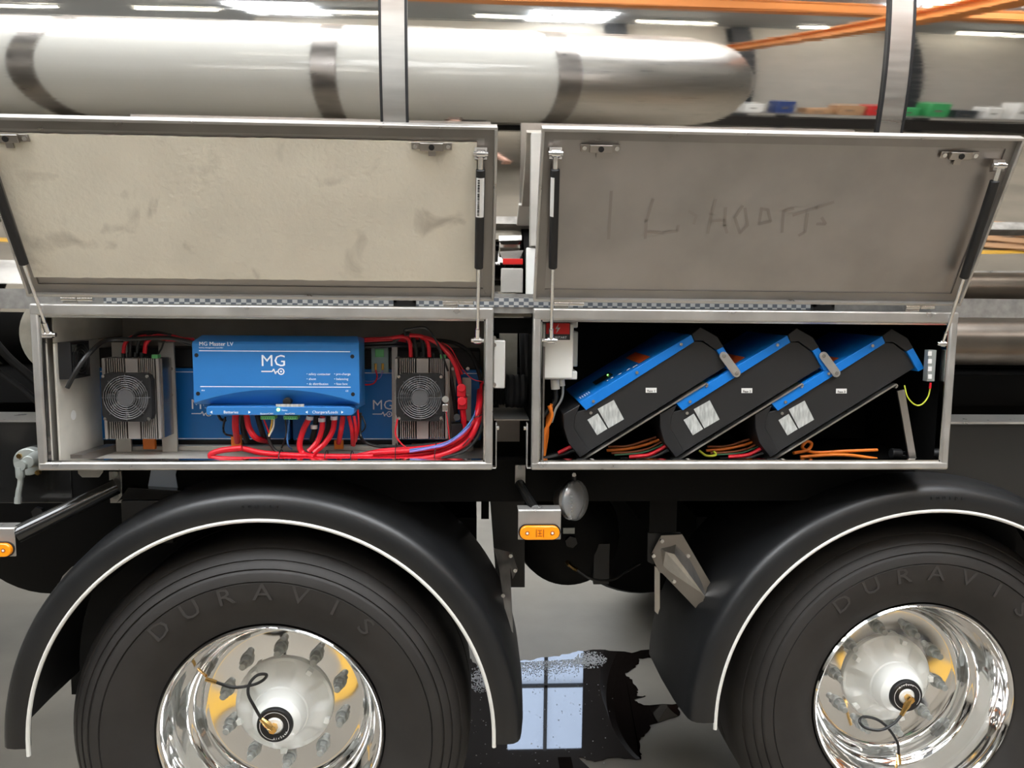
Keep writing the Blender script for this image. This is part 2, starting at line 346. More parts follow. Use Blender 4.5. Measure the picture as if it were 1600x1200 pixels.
# ================================================================ THE TANK TRAILER
tr = thing('tank_trailer', 'polished stainless tank trailer filling the view behind the two open boxes', 'tank trailer', (0, 1.275, 0))
TR_, TC = 1.13, (0, 1.275, 2.415)
MB().lathe([(0, -6.2), (.7, -6.15), (1.0, -6.0), (TR_, -5.7), (TR_, 5.7), (1.0, 6.0), (.7, 6.15), (0, 6.2)], TC, n=256, axis='x').build('tank', M['mirror'], tr)
for x in (-4.3, -2.94, -1.578, -.213, 1.137, 2.5, 3.86):
    o = MB().lathe([(TR_+.001, x-.030), (TR_+.006, x-.030), (TR_+.006, x+.030), (TR_+.001, x+.030)], TC, n=192, axis='x').build('tank_band', M['brushed'], tr)
    for s in (-1, 1):
        MB().lathe([(TR_, x+s*.030), (TR_+.008, x+s*.030), (TR_+.008, x+s*.037), (TR_, x+s*.037)], TC, n=192, axis='x').build('rubber_edge', M['black'], o)
# side rail strip with checkered tape
MB().box((-5.5, .045, 1.652), (5.5, .09, 1.702)).build('side_strip', M['steelstrip'], tr)
MB().box((-.93, .043, 1.668), (.93, .045, 1.692)).build('checkered_tape', M['tape'], tr)
# chassis: side rail glossy black with light top edge
a0 = at(1560, 662, .16).z; a1 = at(30, 786, .16).z
MB().box((-5.6, .16, a1), (5.6, .20, 1.244)).build('side_rail', M['satin'], tr)
for xa, xb in ((-5.6, -1.09), (1.262, 5.6)):
    MB().box((xa, .157, a1), (xb, .199, a0)).build('side_rail', M['gloss'], tr, bevel=.003); MB().box((xa, .152, a0), (xb, .30, a0+.006)).build('rail_cap', M['frame'], tr)
MB().box((-5.6, .75, .98), (5.6, .87, 1.33)).box((-5.6, 1.68, .98), (5.6, 1.80, 1.33)).build('main_beam', M['satin'], tr)
MB().box((-5.6, .46, 1.36), (5.6, 2.1, 1.46)).build('deck_plate', M['satin'], tr)
for x in (-1.9, -.30, .55, 2.4): MB().box((x-.04, .2, 1.02), (x+.04, 2.35, 1.2)).build('cross_member', M['satin'], tr)
for x in (-.538, 1.29): MB().cyl((x, .3, .525), (x, 2.25, .525), .065).build('axle', M['satin'], tr); MB().box((x-.3, .70, .58), (x+.3, .92, .78)).build('spring_bracket', M['satin'], tr); MB().box((x-.55, .5, .80), (x+.55, .95, .98)).build('suspension_block', M['satin'], tr)
ppoly(MB(), [(765, 772), (820, 772), (820, 918), (776, 918)], .42, .01).build('hanger_plate', M['blackmetal'], tr, bevel=.002)
plate(MB(), 752, 768, 764, 811, .62, .02).build('support_bracket', M['satin'], tr)
plate(MB(), 190, 782, 270, 850, .125, .3).build('support_box', M['blackmetal'], tr, bevel=.003)
ppoly(MB(), [(182, 786), (188, 781), (268, 781), (284, 767), (200, 762)], .12, .03).build('support_top', M['gloss'], tr, bevel=.002)
MB().box((1.0, .82, .45), (2.4, .835, 1.0)).build('inner_guard', M['satin'], tr); MB().box((-1.42, .72, .28), (-.10, .735, 1.0)).build('inner_guard', M['satin'], tr)  # dark plates added to black out the gaps behind the near wheels
MB().cyl((1.27, .33, 1.575), (5.6, .33, 1.575), .072, n=40).build('hose_tube', M['tube_steel'], tr)  # added tube stands in for the brown floor reflection on the tank underside
# ================================================================ STORAGE BOXES
ZT, ZB = 1.6665, 1.2514
BOXES = [(-1.0832, .0497, 'left'), (.1488, 1.2539, 'right')]
def strut(par, p, q, f=.45):
    """gas strut: rod from lower joint p, black cylinder up to q"""
    p, q = Vector(p), Vector(q); d = (q-p).normalized(); mid = p.lerp(q, f)
    o = MB().cyl(mid, q-d*.035, .0105, n=20).build('strut_cylinder', M['black'], par, bevel=.002)
    MB().cyl(p+d*.02, mid, .0045, n=12).build('strut_rod', M['chrome'], o)
    for e, s in ((p, 1), (q, -1)):
        j = MB(); j.cyl(e+d*s*.004, e+d*s*.034, .0065, n=12); j.cyl(e+Vector((-.016, 0, 0)), e+Vector((.016, 0, 0)), .0055, n=12); j.cyl(e+Vector((-.009, 0, 0)), e+Vector((.009, 0, 0)), .009, n=12)
        j.build('ball_joint', M['chrome'], o)
    return o, mid, d
def storage_box(x0, x1, side):
    lb = {'left': 'left stainless storage box with open foam-lined lid, holding blue battery gear', 'right': 'right stainless storage box with open bare steel lid, holding three tilted units'}[side]
    t = thing('storage_box', lb, 'storage box', ((x0+x1)/2, .2, ZB), 'open stainless storage boxes under the tank')
    D = .42; im = M['cream'] if side == 'left' else M['blackmetal']
    sh = MB(); th = .006
    sh.box((x0+.004, .004, ZB), (x1-.004, D, ZB+th)); sh.box((x0+.004, .004, ZT-th), (x1-.004, D, ZT)); sh.box((x0+.004, .004, ZB), (x0+.004+th, D, ZT)); sh.box((x1-.004-th, .004, ZB), (x1-.004, D, ZT)); sh.box((x0+.004, D-th, ZB), (x1-.004, D, ZT))
    sh.build('shell', M['inner'] if side == 'left' else M['satin'], t)
    fr = MB(); fw = .021
    fr.box((x0, -.012, ZT-.030), (x1, .012, ZT)); fr.box((x0, -.012, ZB), (x1, .012, ZB+.021)); fr.box((x0, -.0115, ZB+.01), (x0+fw, .012, ZT-.01)); fr.box((x1-fw, -.0115, ZB+.01), (x1, .012, ZT-.01))
    fr.build('front_frame', M['frame'], t, bevel=.005, seg=3)
    li = MB(); li.box((x0+fw-.004, -.006, ZT-.034), (x1-fw+.004, .016, ZT-.028)); li.box((x0+fw-.004, -.006, ZB+.019), (x1-fw+.004, .016, ZB+.025)); li.box((x0+fw-.003, -.006, ZB+.02), (x0+fw+.003, .016, ZT-.03)); li.box((x1-fw-.003, -.006, ZB+.02), (x1-fw+.003, .016, ZT-.03))
    li.build('inner_lip', M['chrome'], t)
    # lining
    ln = MB(); ln.box((x0+.012, D-.014, ZB+.01), (x1-.012, D-.007, ZT-.01)); ln.build('back_lining', M['inner'] if side == 'left' else M['satin'], t)
    ln = MB(); ln.box((x0+.0305, .03, ZB+.008), (x0+.0355, D-.014, ZT-.1)); ln.build('side_panel', im if side == 'left' else M['lid_rim'], t)
    if side == 'left':
        MB().box((x0+.0305, .03, ZT-.098), (x0+.0345, D-.014, ZT-.01)).build('side_panel', im, t)
        MB().cyl((x0+.036, .10, 1.375), (x0+.0365, .10, 1.375), .013).build('panel_hole', M['label'], t)
    # lid: a shallow tray hinged at the top, leaning towards the viewer
    H = Vector((0, 0.0, 1.690)); up = (Vector((0, -.192, 2.071))-H); Lh = up.length; up.normalize(); X = Vector((1, 0, 0)); n = up.cross(X).normalized()
    if n.y > 0: n = -n        # towards viewer
    def lp(x, u, w): return Vector((x, 0, 0))+Vector((0, H.y, H.z))+up*u+n*w
    lx0, lx1 = x0+.0, x1+.0
    lidp = MB(); lidp.obox(lp(lx0, 0, -.006), X*(lx1-lx0), up*Lh, n*.006)
    lid = lidp.build('lid', M['lid_in'], t)
    rm = MB(); T = .018; W = .006
    rm.obox(lp(lx0, Lh-W, 0), X*(lx1-lx0), up*W, n*T); rm.obox(lp(lx0, 0, 0), X*(lx1-lx0), up*W, n*T); rm.obox(lp(lx0, W, 0), X*W, up*(Lh-2*W), n*T); rm.obox(lp(lx1-W, W, 0), X*W, up*(Lh-2*W), n*T)
    rm.build('lid_rim', M['frame'], lid, bevel=.0015)
    fl = MB(); b = .022
    fl.obox(lp(lx0+W, Lh-W-b, 0), X*(lx1-lx0-2*W), up*b, n*.004); fl.obox(lp(lx0+W, W, 0), X*(lx1-lx0-2*W), up*b, n*.004); fl.obox(lp(lx0+W, W+b, 0), X*b, up*(Lh-2*W-2*b), n*.004); fl.obox(lp(lx1-W-b, W+b, 0), X*b, up*(Lh-2*W-2*b), n*.004)
    fl.build('lid_flange', M['lid_rim'], lid)
    if side == 'left':
        fm = MB(); rr = random.Random(3); N = 60; e0 = [lp(lx0+.03+(lx1-.045-lx0-.03)*k/N, .050+rr.uniform(0, .002), .0045) for k in range(N+1)]; e1 = [lp(lx0+.03+(lx1-.045-lx0-.03)*k/N, Lh-.036+rr.uniform(-.0015, 0), .0045) for k in range(N+1)]
        fm.prism(e0+e1[::-1], n*.010); fm.build('insulation_sheet', M['foam'], lid)
    # latches
    for lx in ((lx0+.075, lx1-.145) if side == 'left' else (lx0+.135, lx1-.135)):
        off = .016 if side == 'left' else .005
        p = MB(); p.obox(lp(lx-.045, Lh-.052, off), X*.09, up*.016, n*.003); 
        lo = p.build('latch', M['gunmetal'], lid, bevel=.001)
        q = MB(); q.obox(lp(lx-.026, Lh-.053, off+.003), X*.052, up*.018, n*.009); q.build('latch_body', M['gunmetal'], lid, bevel=.0015)
        MB().cyl(lp(lx, Lh-.044, off+.01), lp(lx, Lh-.044, off+.014), .0065, n=14).build('latch_socket', M['black'], lid)
        for dx in (-.037, .037): MB().cyl(lp(lx+dx, Lh-.044, off+.002), lp(lx+dx, Lh-.044, off+.007), .005, n=12).build('latch_screw', M['bolt'], lid)
        MB().obox(lp(lx-.008, Lh-.066, off), X*.016, up*.014, n*.004).build('latch_tongue', M['gunmetal'], lid)
    # hinges
    for hx in ((x0+.115, x1-.09) if side == 'left' else (x0+.09, x1-.105)):
        h = MB(); h.cyl((hx-.038, -.008, 1.679), (hx-.001, -.008, 1.679), .0065, n=14); h.cyl((hx+.001, -.008, 1.679), (hx+.038, -.008, 1.679), .0065, n=14); h.box((hx-.036, -.006, 1.667), (hx+.0, -.003, 1.679)); h.box((hx, -.006, 1.679), (hx+.036, -.003, 1.692)); h.build('hinge', M['bolt'], t)
    mx = x1-.225 if side == 'left' else x1-.345
    MB().box((mx-.028, .018, 1.668), (mx+.028, .035, 1.682)).box((mx-.028, .018, 1.676), (mx-.02, .035, 1.688)).box((mx+.02, .018, 1.676), (mx+.028, .035, 1.688)).build('rubber_stop', M['black'], t)
    # gas struts
    if side == 'left': S = [(at(77, 523, .016), at(753, 225, 0)*0+lp(x0+.022, Lh-.075, .03), .42), (at(746, 532, .016), lp(x1-.036, Lh-.056, .028), .42)]
    else: S = [(at(861, 532, .016), lp(x0+.032, Lh-.052, .028), .42), (at(1473, 537, .016), lp(x1-.045, Lh-.06, .028), .40)]
    for i, (p, q, f) in enumerate(S):
        o, mid, d = strut(t, p, q, f)
        MB().box(q-Vector((.014, -.002, .012)), q+Vector((.014, .014, .014))).build('strut_bracket', M['gunmetal'], t)
        sgn = -1 if i == 0 else 1
        MB().cyl(p, p+Vector((sgn*.03, 0, 0)), .005, n=10).build('strut_pin', M['bolt'], t)
        if (side, i) in (('left', 1), ('right', 0)):
            e = q-d*.052; s_ = -d; uu = Vector((1, 0, 0)); nn = Vector((0, -1, 0)); nn = (nn-d*nn.dot(d)).normalized(); uu = (uu-d*uu.dot(d)).normalized(); 
            lb_ = MB(); off = 0 if side == 'left' else -.006; wd = .0085
            rows = []
            for k in range(7):
                a = (-1+2*k/6)*(.95 if side == 'left' else .5)+(0 if side == 'left' else -.75); dv = uu*math.sin(a)*.0111+nn*math.cos(a)*.0111
                rows.append([e+dv, e+dv+s_*.092])
            lb_.grid(rows); st = lb_.build('strut_label', M['label'], o)
            if side == 'left':
                bc = MB(); rr = random.Random(5); z = .004
                while z < .086:
                    h = rr.choice((.001, .002, .0032)); bc.obox(e+s_*z-uu*.0062+nn*.0104, uu*.005, s_*h, nn*.0009); z += h+rr.choice((.0012, .0022))
                bc.build('barcode', M['darkprint'], st if False else o)
    return t, lp, lid, Lh
LB, lpL, lidL, LH = storage_box(*BOXES[0])
RB, lpR, lidR, LH = storage_box(*BOXES[1])
# finger writing smeared in the dust of the right lid
sm = mat('finger_smear', (.34, .315, .295), .36, .85)
def lpx(px, py): 
    # point on the right lid's inner face seen there
    v = CF + (px-800)/FPX*CR - (py-600)/FPX*CU; a = lpR(0, 0, .001); n = (lpR(0, 0, 1)-lpR(0, 0, 0)); t = (a-CO).dot(n)/v.dot(n); return CO+v*t
for pts in ([(955, 300), (953, 335), (951, 372)], [(1020, 312), (1010, 345), (1008, 372)], [(1012, 362), (1035, 364), (1058, 361), (1060, 352)], [(1076, 330), (1088, 337), (1084, 350)],
            [(1118, 312), (1112, 335), (1106, 364)], [(1134, 325), (1132, 352), (1136, 364)], [(1112, 345), (1133, 344)], [(1160, 322), (1148, 340), (1156, 364), (1168, 352), (1164, 326)],
            [(1190, 326), (1186, 350), (1204, 346), (1200, 328), (1188, 326)], [(1222, 362), (1224, 330), (1240, 326)], [(1240, 336), (1275, 325), (1302, 316)], [(1262, 334), (1258, 362), (1248, 368)], [(1276, 350), (1290, 350), (1284, 340)]):
    q = MB(); P = [lpx(*p) for p in pts]; nn = (lpR(0, 0, 1)-lpR(0, 0, 0))
    for a, b in zip(P, P[1:]):
        d = (b-a); s = d.cross(nn).normalized()*.0036; q.face([a-s-d*.05, b-s+d*.05, b+s+d*.05, a+s-d*.05])
    q.build('finger_stroke', sm, lidR)

# ---------------------------------------------------------------- LEFT BOX CONTENTS
ls = MB(); zf = ZB+.0062
rz = at(400, 697, .215).z
railo = MB().box((-1.015, .215, zf), (.0, .24, rz)); tag(railo.build('mounting_rail', M['inner'], None, bevel=.002), 'flat stainless mounting rail across the floor of the left box, behind the red cables', 'mounting rail')
ls.obox((-1.04, .06, zf), (.03, 0, 0), (.02, .15, 0), (0, 0, .02)); tag(ls.build('floor_angle', M['lid_rim']), 'short steel angle on the floor at the left end of the left box', 'steel angle')
def battery(x0, x1, lx, lab):
    z0, z1 = zf+.001, at(600, 577, .25).z
    t = thing('battery_pack', lab, 'battery', ((x0+x1)/2, .3, z0), 'blue battery packs in the left box')
    zb = at(600, 686, .25).z
    MB().box((x0, .252, zb-.004), (x1, .39, z1)).build('case', M['bluedark'], t, bevel=.003)
    MB().box((x0+.002, .256, z0), (x1-.002, .385, zb-.004)).build('base', M['black'], t)
    MB().box((x0+.004, .256, z1), (x1-.004, .385, z1+.055)).build('terminal_cover', M['black'], t, bevel=.003)
    ln = MB(); ln.box((x0+.01, .2512, z1-.012), (x1-.01, .252, z1-.0095)); ln.box((x0+.01, .2512, zb-.001), (x1-.01, .252, zb+.0015)); ln.build('white_line', M['print'], t)
    logo(t, lx, at(600, 640, .25).z, .2515, .040)
    return t
def logo(t, cx, z, Y, s):
    text('MG', s, M['print'], t, (cx, Y, z), align='CENTER', sx=1.02)
    k = MB(); w = s*.74; zz = z-s*.33; h = s*.035
    k.box((cx-w, Y-.0004, zz-h), (cx-w*.1, Y, zz+h))
    P = [(-.1, 0), (.02, .16), (.16, -.16), (.24, .0), (.36, 0)]
    for (a, b), (c, d) in zip(P, P[1:]):
        a, c = cx+a*w, cx+c*w; b, d = zz+b*s, zz+d*s; L = math.hypot(c-a, d-b); ux, uz = -(d-b)/L*h, (c-a)/L*h
        k.prism([(a-ux, Y, b-uz), (c-ux, Y, d-uz), (c+ux, Y, d+uz), (a+ux, Y, b+uz)], (0, -.0004, 0))
    c0 = cx+w*.62; n = 20
    for r0, r1 in ((s*.14, s*.21), (0, s*.06)):
        for i in range(n):
            t0, t1 = 2*PI*i/n, 2*PI*(i+1)/n
            pts = [(c0+r1*math.cos(t0), Y-.0004, zz+r1*math.sin(t0)), (c0+r1*math.cos(t1), Y-.0004, zz+r1*math.sin(t1)), (c0+r0*math.cos(t1), Y-.0004, zz+r0*math.sin(t1)), (c0+r0*math.cos(t0), Y-.0004, zz+r0*math.sin(t0))]
            k.face(pts if r0 else pts[:2]+[(c0, Y-.0004, zz)])
    return k.build('logo_mark', M['print'], t)
bx = lambda px: at(px, 630, .25).x
battery(bx(153), bx(452), bx(315), 'left blue battery pack, low behind the finned charger with the leftmost fan')
battery(bx(456), bx(752), bx(598), 'right blue battery pack, low behind the red cables, logo beside the right fan')

# master unit
def master():
    Y = .055; c = lambda px, py: at(px, py, Y)
    t = thing('power_distribution_unit', 'large blue unit lettered MG Master LV in the middle of the left box', 'control unit', c(430, 650))
    xl, xr = c(301, 560).x, c(561, 560).x; zt, zm = c(430, 533).z, c(430, 637).z; n = 24
    za = lambda k: c(430, 632).z+(c(430, 611).z-c(430, 632).z)*(1-((k/n-.5)/.5)**2)
    mb = MB(); cols = []
    for k in range(n+1):
        x = xl+(xr-xl)*k/n; e = .012 if k in (0, n) else 0; xi = xl+.010+(xr-xl-.02)*k/n
        z1 = za(k) if 2 < k < n-2 else za(k)
        cols.append([(x, Y+.10, zt+.004), (xi, Y+.045, zt+.012), (x, Y+.004, zt-.003), (x, Y, zt-.008), (x, Y, z1+.004), (x, Y+.004, z1), (xi, Y+.040, zm+.002), (xi, Y+.040, zm-.006), (x, Y+.1, zm-.004)])
    V = mb.grid(cols); mb.bm.faces.new(V[0]); mb.bm.faces.new(V[-1][::-1])
    mb.build('casing', M['blue'], t, sharp=28)
    l = MB(); a, b = c(322, 637), c(553, 649)
    l.prism([(a.x, Y, b.z+.004), (a.x+.004, Y, b.z), (b.x-.006, Y, b.z), (b.x, Y, b.z+.004), (b.x, Y, a.z-.002), (b.x-.01, Y, a.z+.003), (a.x+.004, Y, a.z+.003), (a.x, Y, a.z)], (0, .09, 0)); l.build('terminal_lip', M['blue'], t, bevel=.0015)
    ln = MB()
    for py, x0, x1 in ((548, 311, 547), (604, 313, 548)):
        p, q_ = c(x0, py), c(x1, py); ln.box((p.x, Y-.0005, p.z-.0009), (q_.x, Y, p.z+.0009))
    ln.build('white_line', M['print'], t)
    F = Y-.0006
    text('MG Master LV', .0145, M['print'], t, (c(311, 541).x, F, c(311, 540).z)); text('battery management controller', .0048, M['print'], t, (c(311, 543).x, F, c(311, 544).z))
    logo(t, c(427, 560).x, c(427, 572).z, F, .042)
    for i, s in enumerate(('safety contactor', 'shunt', 'dc distribution')): text(u'\u2022 '+s, .0085, M['print'], t, (c(479, 585).x, F, c(479, 586+7.7*i).z))
    for i, s in enumerate(('pre-charge', 'balancing', 'fuse box')): text(u'\u2022 '+s, .0085, M['print'], t, (c(522, 585).x, F, c(522, 586+7.7*i).z))
    text('IP21', .005, M['print'], t, (c(315, 611).x, F, c(315, 611).z)); text('CE', .006, M['print'], t, (c(540, 612).x, F, c(540, 612).z))
    text('Batteries', .0105, M['print'], t, (c(361, 645).x, F, c(361, 646).z), align='CENTER'); text('Chargers/Loads', .0105, M['print'], t, (c(508, 645).x, F, c(508, 646).z), align='CENTER')
    text('Battery/CAN', .0062, M['print'], t, (c(417, 647).x, F, c(417, 647.5).z), align='CENTER'); text('Aux/CAN', .0062, M['print'], t, (c(453, 647).x, F, c(453, 647.5).z), align='CENTER'); text('Status', .0062, M['print'], t, (c(440, 642).x, F, c(440, 642).z))
    ar = MB()
    for px, s in ((330, -1), (390, 1), (479, -1), (535, 1)):
        p = c(px, 644); ar.prism([(p.x-s*.003, F, p.z-.004), (p.x-s*.003, F, p.z+.004), (p.x+s*.003, F, p.z)], (0, .0004, 0))
    ar.build('arrow_mark', M['print'], t)
    for px, py in ((307, 555), (550.5, 557), (309.5, 615), (551.5, 616)):
        p = c(px, py); MB().cyl(p+Vector((0, -.0006, 0)), p+Vector((0, .002, 0)), .0052).build('screw_hole', M['black'], t)
    p = at(450, 627, .075); MB().cyl(p+Vector((0, -.014, 0)), p+Vector((0, .01, 0)), .0105).build('knob', M['black'], t, bevel=.001)
    p = c(435, 640); MB().cyl(p+Vector((0, -.002, 0)), p, .0045).build('status_light', M['led'], t)
    plate(MB(), 431, 631.5, 475, 637, .056, .001).build('warning_label', M['sticker'], t)
    for x in (418, 454):
        g = MB(); plate(g, x-11, 650, x+11, 655.5, .065, .03)
        go = g.build('terminal_strip', M['green'], t, bevel=.0008)
        s = MB()
        for k in range(6):
            p = at(x-9+k*3.6, 653, .065); s.box((p.x-.0012, p.y-.001, p.z-.0014), (p.x+.0012, p.y+.001, p.z+.0014))
        tag(s.build('terminal_screws', M['greenwire'], go), kind='stuff')
master()

# chargers with fan
def charger(px0, px1, lab):
    Y = .125; t0, b0 = at(px0, 560, Y), at(px0, 686, Y); x0, x1 = at(px0, 620, Y).x, at(px1, 620, Y).x; zt, zb = t0.z, b0.z
    t = thing('battery_charger', lab, 'charger', ((x0+x1)/2, .17, zb), 'finned battery chargers with fans')
    MB().box((x0+.002, Y+.028, zb+.001), (x1-.002, Y+.071, zt-.001)).build('heatsink_core', M['core'], t)  # backing coloured as the shade between the fins
    mb = MB(); mb.box((x0, Y, zb), (x0+.008, Y+.07, zt)); mb.box((x1-.008, Y, zb), (x1, Y+.07, zt)); cx = x0+(x1-x0)*.52
    mb.box((cx-.016, Y, zb), (cx+.016, Y+.07, zt)); mb.build('heatsink', M['alu'], t, bevel=.0008)
    f = MB(); 
    for a, b in ((x0+.012, cx-.019), (cx+.019, x1-.011)):
        n = 8
        for i in range(n):
            x = a+(b-a)*(i+.5)/n; f.box((x-.001, Y+.0005, zb), (x+.001, Y+.03, zt))
    tag(f.build('fins', M['alu'], t), kind='stuff')
    # fan
    fz = at(px0, 621, Y-.026).z; fx = (x0+x1)/2-.002; r = .062; Fy = Y-.026
    fr = MB(); n = 40
    outer = []; 
    for i in range(n):
        a = 2*PI*i/n; c_, s_ = math.cos(a), math.sin(a); k = min(1/max(abs(c_), 1e-6), 1/max(abs(s_), 1e-6)); k = min(k, 1.30); outer.append((c_*k*.064, s_*k*.064))
    def ring(y, out): return [(fx+(p[0] if out else .0575*math.cos(2*PI*i/n)), y, fz+(p[1] if out else .0575*math.sin(2*PI*i/n))) for i, p in enumerate(outer)]
    fr.grid([ring(Fy, True), ring(Fy, False), ring(Fy+.025, False), ring(Fy+.025, True)], cu=True, cv=True)
    fan = fr.build('fan', M['black'], t)
    bl = MB()
    for i in range(7):
        a = 2*PI*i/7; rows = []
        for rr in (.022, .040, .055):
            rows.append([(fx+rr*math.cos(a+d+rr*6), Fy+.006+.012*(d/.6), fz+rr*math.sin(a+d+rr*6)) for d in (0, .3, .6)])
        bl.grid(rows)
    bl.build('fan_blades', M['black'], fan); MB().cyl((fx, Fy+.004, fz), (fx, Fy+.02, fz), .024, n=24).build('fan_hub', M['blackmetal'], fan)
    g = MB()
    for k in range(7):
        R = .024+k*.0055; g.tube([(fx+R*math.cos(2*PI*i/24), Fy-.004, fz+R*math.sin(2*PI*i/24)) for i in range(25)], .0012, n=5, smooth=False)
    g.build('grille_ring', M['grille'], fan)
    g = MB()
    for k in range(8):
        a = PI/4*k+.01; g.tube([(fx+.020*math.cos(a), Fy-.0048, fz+.020*math.sin(a)), (fx+.062*math.cos(a), Fy-.003, fz+.062*math.sin(a))], .0008, n=5, smooth=False)
    g.cyl((fx, Fy-.005, fz), (fx, Fy-.002, fz), .0215, n=24); g.build('grille_spoke', M['grille'], fan)
    for sx in (-1, 1):
        for sz in (-1, 1): MB().cyl((fx+sx*.056, Fy-.004, fz+sz*.056), (fx+sx*.056, Fy, fz+sz*.056), .0042, n=12).build('screw', M['bolt'], fan)
    # side plate and mounting bars
    MB().box((x1, Y+.012, zb+.002), (x1+.004, Y+.074, zt-.002)).build('side_plate', M['gunmetal'], t)
    for k in range(4):
        p = at(px0+32+k*9.5, 553, Y+.03); MB().cyl((p.x, Y+.03, zt), (p.x, Y+.03, zt+.014), .0058, n=10).build('terminal_nut', M['black'], t)
    p = at(px1-8, 555, Y+.02); MB().box((x1-.022, Y+.01, zt), (x1-.006, Y+.03, zt+.010)).build('connector', M['green'], t)
    return t, x0, x1, zt, zb
c1 = charger(161, 250, 'leftmost finned charger with black fan, on two steel uprights')
c2 = charger(617, 700, 'right finned charger with black fan, beside the red fuse holders')
def upright(px0, px1, lab, top=545):
    a, b = at(px0, 700, .203).x, at(px1, 700, .203).x
    o = tag(MB().box((a, .2, zf), (b, .208, at(px0, top, .203).z)).build('steel_upright', M['inner'], None, bevel=.001), lab, 'steel upright')
    for py in (576, 617, 660):
        p = at((px0+px1)/2+2, py, .2); MB().cyl((p.x, .196, p.z), (p.x, .2, p.z), .005, n=12).build('screw', M['bolt'], o)
upright(182, 206, 'stainless upright behind the left charger, nearer the cream side panel', 535); upright(254, 278, 'stainless upright at the right edge of the left charger', 535)
upright(613, 622, 'stainless upright at the left edge of the right charger', 540); upright(700, 712, 'narrow stainless upright at the right edge of the right charger', 560); upright(722, 736, 'bare steel upright behind the red fuse holders', 590)

def cable(pts, Y, r, mm, name, lab, cat='cable', group=None, n=8):
    P = []
    for i, p in enumerate(pts):
        y = p[2] if len(p) > 2 else Y
        P.append(at(p[0], p[1], y))
    return tag(MB().tube(P, r, n=n).build(name, M[mm]), lab, cat, group)
pw, sg = 'power_cable', 'signal_wire'
G1 = 'cables over the left charger'
cable([(193, 552), (195, 538), (204, 528), (225, 524), (262, 530), (303, 532, .16)], .15, .0052, 'red', pw, 'red cable arching from the first terminal of the left charger', group=G1)
cable([(203, 552), (205, 532), (218, 521), (245, 520), (275, 527), (303, 538, .16)], .145, .005, 'blackcable', pw, 'black cable rising from the second terminal of the left charger', group=G1)
cable([(214, 552), (217, 534), (230, 524), (255, 522), (285, 530), (303, 540, .17)], .15, .005, 'blackcable', pw, 'black cable rising from the third terminal of the left charger', group=G1)
cable([(226, 552), (229, 535), (243, 525), (262, 524), (285, 530), (303, 531, .16)], .145, .0058, 'red', pw, 'red cable arching from the fourth terminal of the left charger', group=G1)
cable([(303, 536), (262, 528), (205, 530), (165, 532, .10), (140, 552, .04), (122, 575, .018), (105, 606, .016)], .13, .0058, 'blackcable', pw, 'thick black cable hanging down in front of the cream side panel')
cable([(246, 555), (252, 545), (262, 530), (300, 540)], .15, .0025, 'blackcable', sg, 'thin black wire at the green connector of the left charger', 'wire')
for i, (mm, dy) in enumerate((('red', 0), ('blackcable', 7), ('blackcable', 12), ('red', 3))):
    cable([(562, 530+dy), (590, 529+dy), (618, 528+dy), (640, 533+dy*.6, .18)], .2, .0045, mm, pw, ['upper red cable leaving the blue unit to the right', 'upper black cable leaving the blue unit to the right', 'lower black cable leaving the blue unit to the right', 'lower red cable leaving the blue unit to the right'][i])
G2 = 'cables over the right charger'
cable([(612, 528), (630, 526), (640, 534), (642, 558)], .14, .0055, 'red', pw, 'red cable bending into the first terminal of the right charger', group=G2)
cable([(615, 534), (636, 521), (647, 532), (651, 558)], .145, .005, 'blackcable', pw, 'black cable bending into the second terminal of the right charger', group=G2)
cable([(640, 523), (655, 526), (661, 540), (662, 558)], .145, .005, 'blackcable', pw, 'black cable bending into the third terminal of the right charger', group=G2)
cable([(640, 524), (660, 526), (669, 538), (671, 558)], .14, .0055, 'red', pw, 'red cable bending into the last terminal of the right charger', group=G2)
cable([(640, 526, .17), (672, 530), (695, 547), (711, 570), (719, 600)], .13, .0062, 'red', pw, 'thick red cable curving down into the red fuse holder')
cable([(650, 528, .18), (684, 536), (707, 558), (722, 585)], .15, .0045, 'red', pw, 'red cable just above the thick one, curving down at the right')
cable([(636, 533, .18), (675, 533), (695, 560), (706, 600), (713, 650)], .15, .006, 'blackcable', pw, 'thick black cable running down to the black push button')
cable([(634, 525), (632, 516), (640, 514), (665, 512), (680, 530), (690, 552), (700, 580)], .12, .0028, 'blackcable', sg, 'thin black wire looping above the right charger', 'wire')
cable([(690, 535), (705, 545), (722, 575), (738, 592), (757, 597)], .14, .0013, 'red', sg, 'thin red wire sweeping to the right wall of the left box', 'wire')
cable([(660, 530, .2), (710, 536), (738, 556), (750, 590), (754, 615)], .2, .0055, 'blackcable', pw, 'black cable following the right wall of the left box')
fh = thing('fuse_holder', 'two red round in-line fuse holders on a red cable', 'fuse holder', at(722, 680, .12))
plate(MB(), 714, 604, 728, 620, .105, .03).cyl(at(721, 606, .098), at(721, 606, .125), .0115).build('upper_fuse', M['red'], fh, bevel=.002)
plate(MB(), 715, 622, 730, 640, .105, .03).cyl(at(722, 627, .098), at(722, 627, .125), .0125).build('lower_fuse', M['red'], fh, bevel=.002)
MB().tube([at(723, 640, .12), at(725, 660, .12), at(727, 676, .12)], [.008, .0055]).build('tail_cable', M['red'], fh)
pbn = thing('push_button', 'round black push button on a black block below the fuse holders', 'switch', at(715, 700, .12))
plate(MB(), 705, 662, 728, 690, .12, .04).build('block', M['black'], pbn, bevel=.002); MB().cyl(at(714, 652, .09), at(714, 652, .14), .0095).build('button', M['blackmetal'], pbn, bevel=.001)
te = thing('temperature_sensor', 'crimped metal ring terminal at the edge of the right fan', 'terminal', at(696, 640, .09))
